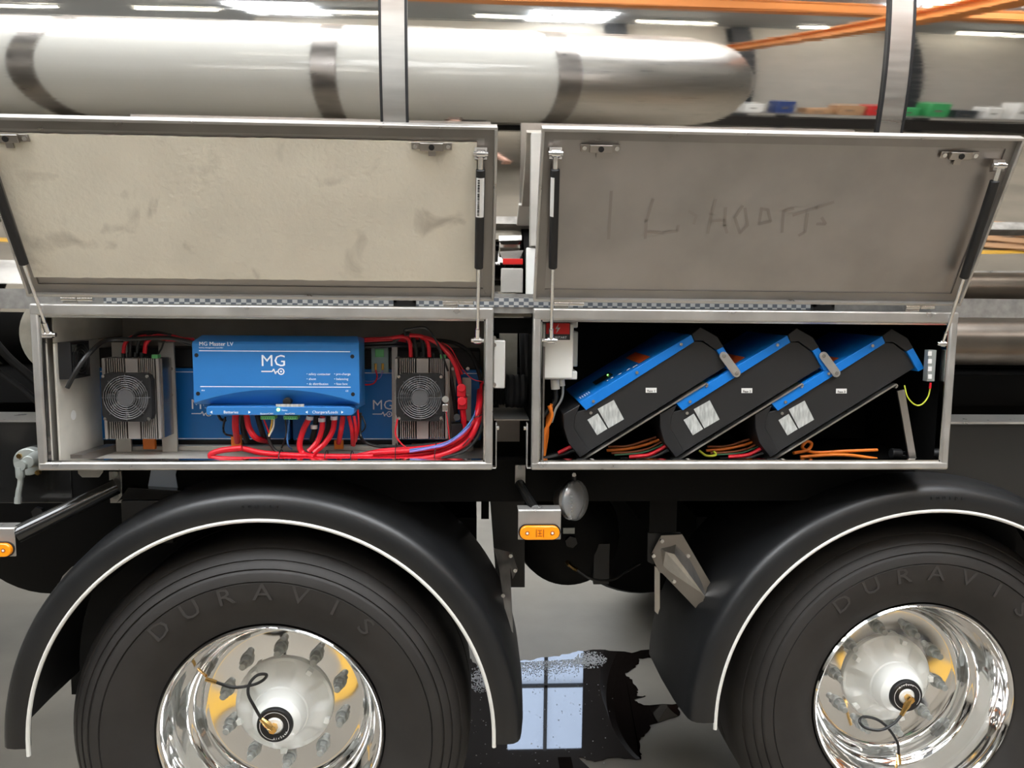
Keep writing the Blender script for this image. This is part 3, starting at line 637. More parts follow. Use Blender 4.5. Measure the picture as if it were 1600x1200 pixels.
MB().cyl(at(696, 624, .088), at(696, 624, .094), .009).build('ring', M['bolt'], te); plate(MB(), 691, 632, 700, 643, .088, .006).build('sleeve', M['bolt'], te, bevel=.001); MB().tube([at(697, 642, .09), at(700, 665, .1), at(703, 690, .1)], .0012).build('wire', M['red'], te)
# transparent relay cover
fb = thing('relay_holder', 'small transparent relay holder with two yellow crimps, left of the right charger', 'relay', at(592, 583, .23))
plate(MB(), 580, 543, 607, 582, .222, .02).build('cover', M['fusebox'], fb, bevel=.002); plate(MB(), 586, 545, 600, 558, .221, .018).build('relay', M['green'], fb, bevel=.001)
for x in (587, 598): MB().cyl(at(x, 568, .218), at(x, 578, .218), .0035, n=10).build('crimp', M['yellowpaint'], fb)
cable([(587, 578), (589, 590), (582, 600), (563, 601)], .215, .0022, 'red', sg, 'thin red wire looping from the relay holder to the blue unit', 'wire')
cable([(598, 578), (594, 590), (580, 596), (563, 594)], .22, .0012, 'violet', sg, 'thin violet wire looping from the relay holder', 'wire')
# fan housing on the side panel
wf = thing('wall_fan', 'square black ventilation fan on the cream side panel', 'fan', (-1.03, .12, 1.47))
za_, zb_ = at(110, 533, .1).z, at(110, 589, .1).z
q = MB(); xw = -1.0832+.037; n = 32; cz = (za_+zb_)/2; hh = (za_-zb_)/2
q.grid([[(xw+.001, .085+a*hh, cz+b*hh) for a, b in ((-1, -1), (1, -1), (1, 1), (-1, 1))], [(xw+.032, .085+a*hh, cz+b*hh) for a, b in ((-1, -1), (1, -1), (1, 1), (-1, 1))], [(xw+.032, .085+a*hh*.86, cz+b*hh*.86) for a, b in ((-1, -1), (1, -1), (1, 1), (-1, 1))], [(xw+.004, .085+a*hh*.86, cz+b*hh*.86) for a, b in ((-1, -1), (1, -1), (1, 1), (-1, 1))]], cu=True)
q.build('housing', M['black'], wf); MB().cyl((xw+.008, .085, cz), (xw+.028, .085, cz), .02).build('fan_hub', M['black'], wf)
q = MB()
for k in range(4): q.lathe([(.018+k*.008, .032), (.0195+k*.008, .034), (.018+k*.008, .035)], (xw, .085, cz), n=24, axis='x')
q.build('grille_ring', M['blackmetal'], wf)
# orange clamps
for i, (px0, px1, py0, py1) in enumerate(((223, 242, 684, 702), (361, 377, 680, 703), (522, 536, 688, 702), (643, 662, 694, 702))):
    o = tag(plate(MB(), px0, py0, px1, py1, .20, .012).build('busbar_clamp', M['orange'], None, bevel=.001), ['orange clamp under the left charger', 'orange clamp behind the first red cable of the blue unit', 'orange clamp under the right cables of the blue unit', 'orange clamp under the right charger'][i], 'clamp', 'orange clamps on the mounting rail')
# cables below the master unit
G3 = 'cables out of the underside of the blue unit'
for i, (pts, r, mm, lab) in enumerate([
    ([(368, 648), (368, 668), (371, 690, .16)], .0088, 'red', 'thick red cable straight down from the Batteries side of the blue unit'),
    ([(385, 648), (389, 668), (400, 684), (418, 689, .16)], .0080, 'red', 'thick red cable curving right from the Batteries side of the blue unit'),
    ([(378, 648, .12), (380, 670, .13), (386, 690, .16)], .0080, 'blackcable', 'black cable between the two thick red cables under Batteries'),
    ([(402, 648, .12), (408, 670, .12), (415, 690, .15)], .0075, 'blackcable', 'black cable just right of the curving red cable'),
    ([(340, 646, .12), (345, 655, .12), (352, 657, .14)], .004, 'blackcable', 'short black cable at the left lower edge of the blue unit'),
    ([(352, 652, .12), (349, 668, .13), (352, 678), (363, 681, .16)], .0028, 'blackcable', 'thin black wire looping beside the first orange clamp'),
    ([(485, 650), (474, 672), (468, 695), (474, 709), (492, 714, .08)], .0078, 'red', 'first thick red cable under Chargers/Loads, curling left'),
    ([(504, 650), (503, 670), (496, 690), (482, 706, .09)], .0072, 'red', 'second thick red cable under Chargers/Loads'),
    ([(523, 650), (520, 672), (508, 692), (490, 708, .09)], .0072, 'red', 'third thick red cable under Chargers/Loads'),
    ([(536, 650), (533, 672), (529, 692, .14)], .0068, 'red', 'red cable running down to the orange clamp under Chargers/Loads'),
    ([(545, 650), (550, 672), (551, 695, .15)], .0055, 'red', 'red cable right of the orange clamp under Chargers/Loads'),
    ([(553, 650), (556, 672), (553, 696, .15)], .0042, 'red', 'narrow red cable near the right end of the blue unit'),
    ([(559, 640, .12), (560, 668, .12), (556, 690, .15)], .003, 'red', 'rightmost thin red cable at the end of the blue unit'),
    ([(495, 650, .13), (492, 670, .13), (487, 690, .13)], .0075, 'blackcable', 'black cable with a white tag between the red Chargers/Loads cables'),
    ([(514, 650, .13), (512, 672, .13), (500, 695, .13)], .0075, 'blackcable', 'black cable behind the second red Chargers/Loads cable')]):
    cable(pts, .10, r, mm, pw, lab, group=G3, n=10)
for i, (px, py, lab) in enumerate([(484, 653, 'first'), (503, 656, 'second'), (522, 653, 'third'), (491, 667, 'fourth, lower')]):
    p = at(px, py, .098 if i < 3 else .12); d = Vector((-.15 if i == 0 else 0, 0, -1)).normalized()
    tag(MB().cyl(p-d*.005, p+d*.005, .0094, n=12).build('cable_tag', M['label']), 'white paper tag on the %s cable under Chargers/Loads' % lab, 'cable tag', 'white tags on the cables')
G4 = 'thin wires under the green terminal strips'
for pts, mm, lab in [([(412, 655), (416, 665), (420, 676)], 'red', 'thin red wire under the left green terminal strip'), ([(425, 655), (424, 665), (420, 680)], 'yellowpaint', 'thin yellow wire under the left green terminal strip'),
                     ([(428, 655), (427, 668), (420, 682)], 'whiteplastic', 'thin white wire under the left green terminal strip'), ([(452, 655), (449, 680), (450, 695), (456, 702, .12)], 'bluewire', 'blue grey wire under the right green terminal strip'),
                     ([(446, 655), (447, 680), (440, 700, .12)], 'blackcable', 'black wire under the right green terminal strip')]:
    cable(pts, .09, .0022, mm, sg, lab, 'wire', G4)
cable([(420, 678), (421, 690), (432, 705), (455, 712), (480, 710)], .10, .0045, 'blackcable', pw, 'black sheathed cable curving along under the green terminals')
cable([(563, 645, .15), (563, 680, .15), (575, 693), (600, 698), (640, 697), (690, 692)], .12, .0042, 'blackcable', pw, 'black cable lying along below the right charger')
cable([(566, 650, .18), (571, 665), (565, 675), (560, 668)], .17, .002, 'blackcable', sg, 'small black wire loop at the right end of the blue unit', 'wire')
cable([(621, 655), (618, 678), (628, 694), (645, 703), (680, 700)], .09, .0022, 'red', sg, 'thin red wire running down the left edge of the right fan', 'wire')
# big red bundle along the floor
G5 = 'thick red cables lying along the floor of the left box'
for i, (pts, r) in enumerate([
    ([(378, 700), (345, 704), (329, 711), (345, 717), (440, 719), (560, 719), (640, 718), (690, 711), (728, 692), (746, 662), (752, 625, .16), (754, 600, .2)], .0078),
    ([(380, 701), (420, 709), (500, 713), (580, 713), (650, 710), (700, 700), (735, 675), (748, 640), (752, 610, .2)], .0075),
    ([(583, 708), (640, 704), (690, 698), (722, 682), (742, 655), (750, 620, .18)], .0072),
    ([(560, 712), (600, 704), (660, 700), (705, 690), (735, 665), (746, 640), (749, 610, .2)], .0065)]):
    cable(pts, .075+.018*(i % 2)+.012*(i//2), r, 'red', pw, ['red floor cable nearest the front, looping back at its left end', 'second red floor cable, ending behind the front loop', 'third red floor cable, rising up the right wall', 'topmost red floor cable, below the right fan'][i], group=G5, n=12)
cable([(640, 703), (680, 697), (712, 683), (738, 655), (748, 625, .15)], .07, .0026, 'bluewire', sg, 'blue wire lying on top of the red floor cables', 'wire')
cable([(640, 706), (668, 701), (700, 693), (732, 668), (747, 640, .15)], .066, .003, 'violet', sg, 'violet wire lying on top of the red floor cables', 'wire')
cable([(690, 716), (730, 702), (752, 670), (757, 630), (756, 600, .2)], .07, .0045, 'blackcable', pw, 'black cable outside the red bundle in the lower right corner')
for i, (px, py, h, tl) in enumerate([(439, 712, 9, 0), (510, 713, 9, 0), (550, 714, 9, 0), (619, 708, 15, 0), (680, 706, 16, .1), (729, 688, 13, .7), (748, 648, 10, 1.2)]):
    p = at(px, py, .085); q = MB(); k = []
    for j in range(13):
        a = 2*PI*j/12; lz = h/600*1.02*math.sin(a); k.append((p.x+lz*math.sin(tl), p.y+.024*math.cos(a), p.z+lz*math.cos(tl)))
    tag(q.tube(k, .0014, n=6, smooth=False).build('cable_tie', M['black']), ['leftmost', 'second', 'third', 'fourth', 'fifth', 'sixth, low on the bend', 'highest, at the right wall'][i]+' black cable tie around the red floor cables', 'cable tie', 'black ties around the red floor cables')

# ---------------------------------------------------------------- RIGHT BOX CONTENTS
st = thing('starter_enclosure', 'white plastic enclosure with a red DYNASTART label in the left corner of the right box', 'enclosure', at(876, 600, .08))
plate(MB(), 846, 505, 896, 592, .05, .12).build('body', M['whiteplastic'], st, bevel=.004)
q = MB(); plate(q, 849, 501, 903, 512, .06, .1); plate(q, 849, 580, 902, 593, .06, .1); q.build('mounting_ear', M['whiteplastic'], st, bevel=.003)
plate(MB(), 893, 518, 903, 573, .07, .06).build('grey_hinge', M['glove'], st, bevel=.003)
plate(MB(), 852, 504, 891, 531, .0492, .0008).build('label_border', M['darkprint'], st); plate(MB(), 853.5, 505, 890, 522, .0486, .0008).build('red_label', M['redlabel'], st)
p = at(871, 530, .0484); text('DYNASTART', .0085, M['print'], st, (p.x, .0484, at(871, 529, .048).z), align='CENTER')
ppoly(MB(), [(873, 506), (867.5, 514), (871, 514), (869, 521), (875.5, 512), (871.5, 512)], .0482, .0003).build('bolt_mark', M['sticker'], st)
MB().cyl(at(867, 593, .09), at(868, 608, .09), .012).cyl(at(878, 593, .09), at(879, 603, .09), .007).build('cable_gland', M['whiteplastic'], st)
cable([(868, 606), (868, 625), (858, 640), (846, 652)], .09, .0062, 'blackcable', pw, 'thick black cable under the white enclosure')
cable([(880, 600), (878, 622), (868, 640), (862, 660)], .09, .0035, 'glove', pw, 'grey cable under the white enclosure')
for i in range(3): cable([(866-i*4, 628+i*3), (856+i*3, 652), (855-i*3, 680), (850-i*2, 712)], .10-.012*i, .0048, 'orange', pw, ['front', 'middle', 'rear'][2-i]+' orange cable hanging below the white enclosure', group='orange cables hanging in the left corner of the right box')
cable([(846, 718), (865, 713), (885, 708), (897, 700)], .1, .009, 'blackcable', pw, 'thick black cable under the first tilted unit')
cable([(872, 708), (882, 703), (896, 696)], .085, .0055, 'red', pw, 'red cable at the lower left corner of the first tilted unit')

def inverter():
    Y = .05; D = .30; A = lambda x, y: (x, y)
    t = thing('tilted_inverter', 'x', 'inverter', at(915, 716, .2), 'tilted blue and black inverters in the right box')
    face = [(881, 648), (915, 640), (1084, 533), (1098, 534), (1119, 549), (1127, 560), (1134, 573), (1118, 583), (906, 714), (889, 692), (882, 668)]
    ppoly(MB(), face, Y, D).build('housing', M['blackmetal'], t, bevel=.0015)
    # black end caps, slightly proud
    ppoly(MB(), [(1081, 522), (1095, 511), (1121, 526), (1131, 542), (1121, 548), (1098, 532), (1085, 533)], Y-.004, D).build('top_cap', M['black'], t, bevel=.002)
    ppoly(MB(), [(880, 647), (907, 632), (899, 651), (897, 668), (910, 689), (920, 706), (906, 715), (888, 692), (881, 668)], Y-.004, D).build('bottom_cap', M['black'], t, bevel=.002)
    # blue cover: flange strip on the face plus the slanted front running back into the box
    ppoly(MB(), [(905, 629), (1080, 523), (1085, 534), (916, 641)], Y-.006, D+.004).build('blue_cover', M['brightblue'], t, bevel=.001)
    ppoly(MB(), [(1120, 547), (1130, 542), (1149, 574), (1139, 579)], Y-.006, D).build('blue_corner', M['brightblue'], t, bevel=.001)
    # stickers
    o = ppoly(MB(), [(934, 661), (959, 625), (975, 654), (950, 669)], Y-.001, .001)
    o = MB(); ppoly(o, [(934, 639), (959, 625), (975, 655), (951, 669)], Y-.001, .001).build('rating_sticker', M['sticker'], t)
    ppoly(MB(), [(918, 656), (934, 646), (949, 670), (933, 680)], Y-.001, .001).build('warning_sticker', M['sticker'], t)
    lb = ppoly(MB(), [(1009, 606), (1026, 606), (1026, 613.5), (1009, 613.5)], Y-.001, .001).build('name_label', M['label'], t)
    for px, py, dy in ((927, 627, .007), (995, 582, .007), (1064, 538, .007), (923, 645, .001)):
        p = at(px, py, Y-dy); MB().cyl(p+Vector((0, -.003, 0)), p+Vector((0, .001, 0)), .0042, n=12).build('screw', M['bolt'], t)
    # printing on the slanted blue front
    a = at(905, 629, Y-.006); b = at(1080, 523, Y-.006); u = (b-a).normalized(); nrm = Vector((-u.z, 0, u.x)); L = (b-a).length
    def on(s, y): return a+u*(L*s)+Vector((0, y, 0))+nrm*.0012
    q = MB(); q.face([on(.56, .03), on(.66, .03), on(.66, .22), on(.56, .22)]); q.build('orange_stripe', M['orangelabel'], t)
    q = MB()
    for k in range(5): q.face([on(.03+k*.02, .03), on(.037+k*.02, .03), on(.037+k*.02, .065), on(.03+k*.02, .065)])
    for s, y, w in ((.45, .03, .03), (.38, .04, .03), (.32, .05, .02), (.50, .02, .04), (.28, .05, .015)): q.face([on(s, y), on(s+w, y), on(s+w, y+.012), on(s, y+.012)])
    q.build('front_print', M['print'], t)
    q = MB(); q.face([on(.20, .09), on(.36, .09), on(.36, .16), on(.20, .16)]); q.build('display', M['black'], t)
    q = MB(); c = on(.33, .12)+nrm*.001; q.cyl(c, c+nrm*.002, .0025, n=10); q.build('status_light', M['led'], t)
    # support tray under the unit
    q = MB(); P = [at(x, y, Y-.01) for x, y in ((906, 722), (913, 717), (1104, 599), (1106, 602), (1103, 605))]
    for p0, p1 in zip(P, P[1:]):
        d = (p1-p0); s = Vector((d.z, 0, -d.x)).normalized()*.0022; q.prism([p0-s, p1-s, p1+s, p0+s], (0, D+.01, 0))
    q.build('support_tray', M['brushed'], t)
    return t
inv = inverter(); inv['label'] = 'leftmost of three tilted blue and black inverters, labelled Fase 1'
INVS = [inv]
for k in (1, 2):
    c = copy_tree(inv); c.location = inv.location+Vector((.2572*k, 0, 0)); INVS.append(c)
    c['label'] = ['', 'middle of three tilted blue and black inverters, labelled Fase 2', 'rightmost of three tilted inverters, labelled Fase 3, under it a steel leg'][k]
bpy.context.view_layer.update()
for k, t in enumerate(INVS):
    ORG[t.name] = t.location.copy(); p = at(1017.5, 612.5, .0485)
    text('Fase %d' % (k+1), .0085, M['darkprint'], t, (p.x+.2572*k, .0485, p.z), align='CENTER')
def strap(px, lab):
    q = MB(); a, b = at(1131+px, 556, .036), at(1151+px, 583, .036); d = (b-a).normalized(); s = Vector((d.z, 0, -d.x)); pts = []
    for c, a0 in ((b, 0), (a, PI)):
        for i in range(7):
            t = a0-PI/2+PI*i/6; pts.append(c+d*math.cos(t)*.011*(1)+s*math.sin(t)*.011)
    o = tag(q.prism(pts, (0, .004, 0)).build('link_plate', M['frame']), lab, 'link plate', 'link plates between the inverters')
    for c in (a, b): MB().cyl(c+Vector((0, -.003, 0)), c, .0052, n=12).build('bolt', M['bolt'], o)
strap(0, 'steel link plate joining the first and second tilted inverters'); strap(156, 'steel link plate joining the second and third tilted inverters')
lg = MB(); a, b = at(1408, 610, .04), at(1427, 719, .04); d = b-a; s = Vector((d.z, 0, -d.x)).normalized()*.0095
lg.prism([a-s, b-s, b+s, a+s], (0, .006, 0)); tag(lg.build('support_leg', M['brushedv']), 'slanting flat steel leg under the rightmost inverter', 'support leg')
# cable sets under the units
GS = ['under the first tilted inverter', 'under the second tilted inverter']
for k in range(2):
    X = 155*k
    for pts, r, mm, lb, Y in [([(948, 704), (975, 702), (1005, 696), (1030, 687)], .0042, 'orange', 'orange wire', .12), ([(955, 708), (990, 706), (1015, 700), (1034, 690)], .003, 'brown', 'brown wire', .11), ([(950, 698), (980, 697), (1010, 688), (1025, 683)], .0034, 'brown', 'upper brown wire', .13),
                        ([(960, 711), (1000, 708), (1025, 700), (1040, 692)], .0026, 'greenwire', 'green wire', .10), ([(983, 714), (1012, 711), (1030, 703), (1043, 695)], .0052, 'red', 'thick red cable', .085), ([(970, 718), (1005, 717), (1030, 710), (1048, 699)], .0058, 'blackcable', 'thick black cable', .09)]:
        cable([(x+X, y) for x, y in pts], Y, r, mm, 'power_cable' if r > .005 else 'signal_wire', lb+' sagging '+GS[k], 'cable')
cable([(1092, 704), (1104, 712), (1118, 711), (1115, 705)], .08, .0035, 'yellow', sg, 'yellow green earth wire curled under the second inverter', 'wire')
cable([(1240, 708, .08), (1262, 703), (1268, 693), (1260, 690), (1254, 700), (1275, 707), (1320, 705), (1371, 703)], .10, .0045, 'orange', pw, 'orange cable knotted on the floor under the third inverter')
cable([(1250, 714), (1290, 711), (1325, 711), (1370, 717)], .09, .0045, 'orange', pw, 'lower orange cable on the floor of the right box')
pl = thing('mains_plug', 'round black mains plug with metal pins on the floor of the right box', 'plug', at(1405, 720, .1))
MB().cyl(at(1392, 708, .10), at(1407, 709, .10), .014).build('body', M['black'], pl, bevel=.002); MB().cyl(at(1406, 706, .10), at(1414, 706, .10), .0025).cyl(at(1406, 712, .10), at(1414, 712, .10), .0025).build('pin', M['chrome'], pl)
tb = thing('terminal_block', 'grey terminal block on the right wall of the right box', 'terminal block', at(1455, 595, .1))
plate(MB(), 1450, 547, 1462, 596, .016, .02).build('body', M['glove'], tb, bevel=.001)
for k in range(4):
    y = 549+k*12; plate(MB(), 1450.5, y, 1456, y+7, .014, .003).build('clamp', M['label'], tb)
MB().cyl(at(1454, 598, .02), at(1453, 607, .02), .003).build('ferrule', M['red'], tb)
cable([(1413, 602, .03), (1418, 620), (1429, 632), (1440, 632), (1450, 620), (1454, 604)], .022, .0018, 'yellow', sg, 'yellow green wire drooping from the terminal block', 'wire')
tag(ppoly(MB(), [(1422, 656), (1462, 664), (1462, 690), (1425, 680)], .39, .008).build('bracket_plate', M['blackmetal'], None), 'dark bracket plate on the back wall behind the steel leg', 'bracket')
for i, (x, y) in enumerate(((1453, 673), (1391, 659), (1359, 652), (1430, 592))):
    p = at(x, y, .38); tag(MB().cyl(p, p+Vector((0, .02, 0)), .007 if i == 0 else .005, n=12).build('wall_bolt', M['chrome']), ['large bolt on the dark bracket plate', 'second small bolt on the back wall left of the leg', 'small bolt on the back wall farthest left', 'small bolt on the back wall above the leg'][i], 'bolt')

# ---------------------------------------------------------------- BETWEEN THE BOXES
jb = thing('junction_box', 'narrow white junction box on the outer right side of the left box', 'junction box', at(778, 607, .06))
q = MB(); q.box((.052, .05, at(778, 607, .05).z), (.082, .16, at(778, 532, .05).z)); q.build('body', M['whiteplastic'], jb, bevel=.003)
for py in (528, 539, 601): p = at(772, py, .045); MB().cyl((p.x, .04, p.z), (p.x, .05, p.z), .0055, n=12).build('screw', M['bolt'], jb)
cv = thing('corrugated_conduit', 'black corrugated conduit joining the two boxes', 'conduit', (.1, .2, at(800, 635, .2).z))
zc = at(805, 611, .2).z
prof = [(0.036 if (k % 2) else .042, .05+k*.0042) for k in range(14)]
MB().lathe(prof, (0, .2, zc), n=32, axis='x').build('corrugated_hose', M['blackcable'], cv)
prof = [(.0, .09), (.046, .09)]+[(.044 if k % 2 else .048, .092+k*.008) for k in range(8)]+[(.0, .152)]
MB().lathe(prof, (0, .2, zc), n=24, axis='x').build('union_nut', M['black'], cv)
hb = thing('gap_bracket', 'bent stainless cover bridging the gap between the boxes', 'bracket', at(803, 700, .1))
q = MB(); za1 = at(803, 637, .26).z; zb1 = at(803, 657, .02).z
q.obox((.054, .02, zb1), (.09, 0, 0), (0, .22, za1-zb1), (0, 0, .003)); q.build('top_plate', M['brushed'], hb)
for sx, px in ((0, 775), (1, 823)):
    x = at(px, 690, .02).x; q = MB(); z1 = at(px, 660, .02).z; z2 = ZB+.004; k = -1 if sx == 0 else 1
    q.box((x-.0015, .0, z2), (x+.0015, .03, z1)); q.box((min(x, x+k*.018), .0, z2-.003), (max(x, x+k*.018), .03, z2)); q.build('leg', M['frame'], hb, bevel=.001)
    p = at(px-6*k*-1 if False else px-k*5, 669, .03); MB().cyl((x, .03, p.z), (x-k*.008, .03, p.z), .0055, n=10).build('bolt', M['bolt'], hb)
tag(plate(MB(), 772, 483, 838, 495, .10, .05).build('gap_rail', M['tan']), 'weathered steel rail seen at the top of the gap between the boxes', 'rail')
tag(plate(MB(), 772, 497, 836, 521, .12, .05).build('black_crossbar', M['satin']), 'black bar across the gap below the weathered rail', 'bar')
tag(plate(MB(), 780, 521, 808, 640, .36, .02).build('backing_plate', M['tan']), 'dull metal plate deep in the gap behind the conduit', 'plate')
tag(plate(MB(), 776, 656, 812, 690, .30, .02).build('lower_plate', M['lid_rim']), 'grey plate low in the gap under the stainless cover', 'plate')
MBp = MB(); MBp.cyl(at(822, 521, .22), at(824, 600, .22), .02); tag(MBp.build('drain_pipe', M['black']), 'upright black pipe in the gap above the conduit', 'pipe')
wp = thing('white_side_panel', 'narrow white panel standing behind the left edge of the right lid', 'panel', at(840, 385, .1))
q = MB(); q.box((at(829, 300, .08).x, .08, at(840, 385, .08).z), (at(868, 300, .08).x, .11, at(840, 207, .08).z)); q.build('panel', M['inner'], wp, bevel=.002)
q = MB(); q.box((at(822, 430, .085).x, .085, 1.70), (at(860, 430, .085).x, .10, at(840, 387, .085).z)); q.build('lower_panel', M['whiteplastic'], wp, bevel=.002)
rl = thing('rear_marker', 'small grey block with a red strip in the gap between the lids', 'marker', at(803, 455, .24))  # blocks stand in for a reflection in the lower tank
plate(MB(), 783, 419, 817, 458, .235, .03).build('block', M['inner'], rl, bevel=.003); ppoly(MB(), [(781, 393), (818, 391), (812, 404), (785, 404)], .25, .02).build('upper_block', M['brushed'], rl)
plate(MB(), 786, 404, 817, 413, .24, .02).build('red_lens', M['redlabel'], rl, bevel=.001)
# ---------------------------------------------------------------- UNDER THE BOXES, LEFT
vl = thing('shut_off_valve', 'grey cast valve with a hanging lever left of the left box', 'valve', at(42, 790, .1))
p = at(42, 722, .13); MB().cyl(p, p+Vector((0, .03, 0)), .037, n=28).build('flange', M['glove'], vl, bevel=.003)
p2 = at(43, 722, .09); MB().cyl(p2, p2+Vector((0, .05, 0)), .016, .022, n=18).build('valve_body', M['glove'], vl, bevel=.002)
for x, y in ((29, 713), (60, 713), (58, 739)):
    c = at(x, y, .125); MB().cyl(c, c+Vector((0, .01, 0)), .007, n=6).build('bolt', M['brass'], vl)
q = MB(); c = at(31, 728, .08); q.cyl(c, c+Vector((0, .02, 0)), .014, n=20)
q.tube([at(31, 730, .088), at(32, 752, .085), at(29, 770, .082), at(28, 786, .082)], [.011, .007, .0075, .009], n=10); q.build('lever', M['glove'], vl)
tag(ppoly(MB(), [(121, 733), (160, 733), (160, 738), (154, 746), (128, 746), (122, 740)], .05, .006).build('mount_tab', M['frame'], None, bevel=.001), 'small rounded steel tab below the left box', 'bracket')
# marker lamp arms and lamps
def marker(cx, cy_, lab, armpts, ar, plate_lab, arm_off, Y=-.02):
    t = thing('marker_lamp', lab, 'marker lamp', at(cx, cy_+14, Y), 'orange side marker lamps')
    s = (at(cx+1, cy_, Y)-at(cx, cy_, Y)).length; C = at(cx, cy_, Y)
    k = MB(); k.box((C.x-33.5*s, Y+.002, C.z-13*s), (C.x+33.5*s, Y+.006, C.z+34*s)); k.build('bracket', M['frame'], t, bevel=.004)
    k = MB(); k.box((C.x-33.5*s, Y+.006, C.z+32*s), (C.x+33.5*s, Y+.05, C.z+34.5*s)); k.build('bracket_top', M['frame'], t, bevel=.001)
    def stad(w, h, y, d):
        pts = []
        for c0, a0 in ((1, 0), (-1, PI)):
            for i in range(11):
                a = a0-PI/2+PI*i/10; pts.append((C.x+c0*(w-h)*s+h*s*math.cos(a), y, C.z+h*s*math.sin(a)))
        return MB().prism(pts, (0, d, 0))
    stad(33, 12.5, Y-.002, .005).build('rubber_seal', M['black'], t)
    ln = stad(31, 10.8, Y-.012, .012).build('lens', M['amber'], t, bevel=.002)
    for dx in (-19.5, 19.5): MB().cyl((C.x+dx*s, Y-.0125, C.z), (C.x+dx*s, Y-.0115, C.z), 3.6*s).build('lamp_dot', M['amberdark'], ln); MB().cyl((C.x+dx*s, Y-.0132, C.z), (C.x+dx*s, Y-.0124, C.z), 1.9*s).build('lamp_core', M['label'], ln)
    k = MB()
    for dx in (-6.2, 5): k.box((C.x+dx*s, Y-.0128, C.z-6.2*s), (C.x+(dx+1.4)*s, Y-.012, C.z+6.2*s))
    for dz in (-5, -.7, 4): k.box((C.x-3.6*s, Y-.0128, C.z+dz*s), (C.x+3.6*s, Y-.012, C.z+(dz+1.1)*s))
    k.box((C.x-.6*s, Y-.0128, C.z-3*s), (C.x+.6*s, Y-.012, C.z+4*s)); k.build('square_emblem', M['amberdark'], ln)
    arm = MB().tube([at(x, y, yy) for x, y, yy in armpts], ar, n=16, smooth=False).build('lamp_arm', M['gloss'], t)
    return t
marker(843, 831, 'orange marker lamp on a steel bracket in the middle, between the wheels', [(812, 756, .12), (836, 796, .01)], .014, '', 0)
tag(plate(MB(), 805, 727, 821, 757, .13, .008).build('arm_bracket', M['frame'], None, bevel=.001), 'small bolted steel bracket below the gap between the boxes', 'bracket')
p = at(812.5, 731, .125); tag(MB().cyl(p, p+Vector((0, .008, 0)), .007, n=6).build('hex_bolt', M['nut']), 'hexagon bolt on the bracket below the gap between the boxes', 'bolt')
marker(-10, 858, 'orange marker lamp cut by the left edge of the picture', [(182, 760, .13), (25, 836, .0)], .0225, '', 0)
q = MB(); plate(q, 171, 737, 190, 786, .14, .008); o = tag(q.build('arm_bracket', M['frame'], None, bevel=.001), 'upright steel bracket with two bolts holding the left lamp arm', 'bracket')
for y in (741, 776): p = at(180, y, .135); MB().cyl(p, p+Vector((0, .006, 0)), .008, n=6).build('bolt', M['nut'], o)
tag(ppoly(MB(), [(236, 734), (276, 734), (274, 742), (278, 766), (230, 767)], .15, .004).build('plastic_sheet', M['bag']), 'pale blue plastic sheet showing below the left box', 'plastic sheet')  # flat patch stands in for a mirrored piece of sky
# left dark shapes beside the box
tag(MB().lathe([(0, 0), (.08, .002), (.12, .01), (.125, .03), (.125, .2)], at(60, 512, .3)+Vector((.06, 0, -.02)), n=40).build('cap_cover', M['tan']), 'round grey cover just left of the left box', 'cover')
cable([(-20, 520), (15, 560), (60, 600), (90, 640)], .16, .011, 'satin', 'rubber_hose', 'black hose slanting down left of the left box, upper one', 'hose'); cable([(-20, 570), (10, 590), (50, 620), (90, 660)], .15, .009, 'satin', 'rubber_hose', 'black hose slanting down left of the left box, lower one', 'hose')
# air reservoirs (black drums)
def drum(cx, cyy, rpx, Y, L, lab):
    C = at(cx, cyy, Y); r = rpx/1200*(Y+DIST)
    t = thing('air_reservoir', lab, 'air tank', (C.x, Y+L/2, C.z-r), 'black air tanks under the trailer')
    MB().lathe([(0, 0), (r*.4, .004), (r*.75, .02), (r*.95, .05), (r, .09), (r, L), (0, L+.05)], C, n=48).build('drum', M['satin'], t)
    MB().cyl(C+Vector((0, -.015, 0)), C+Vector((0, .01, 0)), .02, n=6).build('port', M['black'], t)
    return t, C
t, C = drum(892, 845, 88, .45, .55, 'black air tank with a brass fitting, between the two wheels')
MB().tube([at(886, 878, .42), at(893, 885, .40), at(902, 891, .39)], [.008, .006, .007], n=8).build('brass_fitting', M['brass'], t)
MB().tube([at(902, 891, .39), at(925, 905, .38), at(955, 906, .40), at(978, 893, .45), at(1000, 880, .5)], .0045, n=8).build('air_line', M['blackcable'], t)
plate(MB(), 928, 850, 952, 913, .46, .02).build('tank_strap', M['blackmetal'], t)
plate(MB(), 880, 825, 898, 834, .44, .02).build('fitting_block', M['glove'], t)
drum(62, 800, 148, .6, .5, 'large black air tank low at the left edge')
drum(1012, 800, 150, 1.1, .3, 'black air tank deep under the right box')
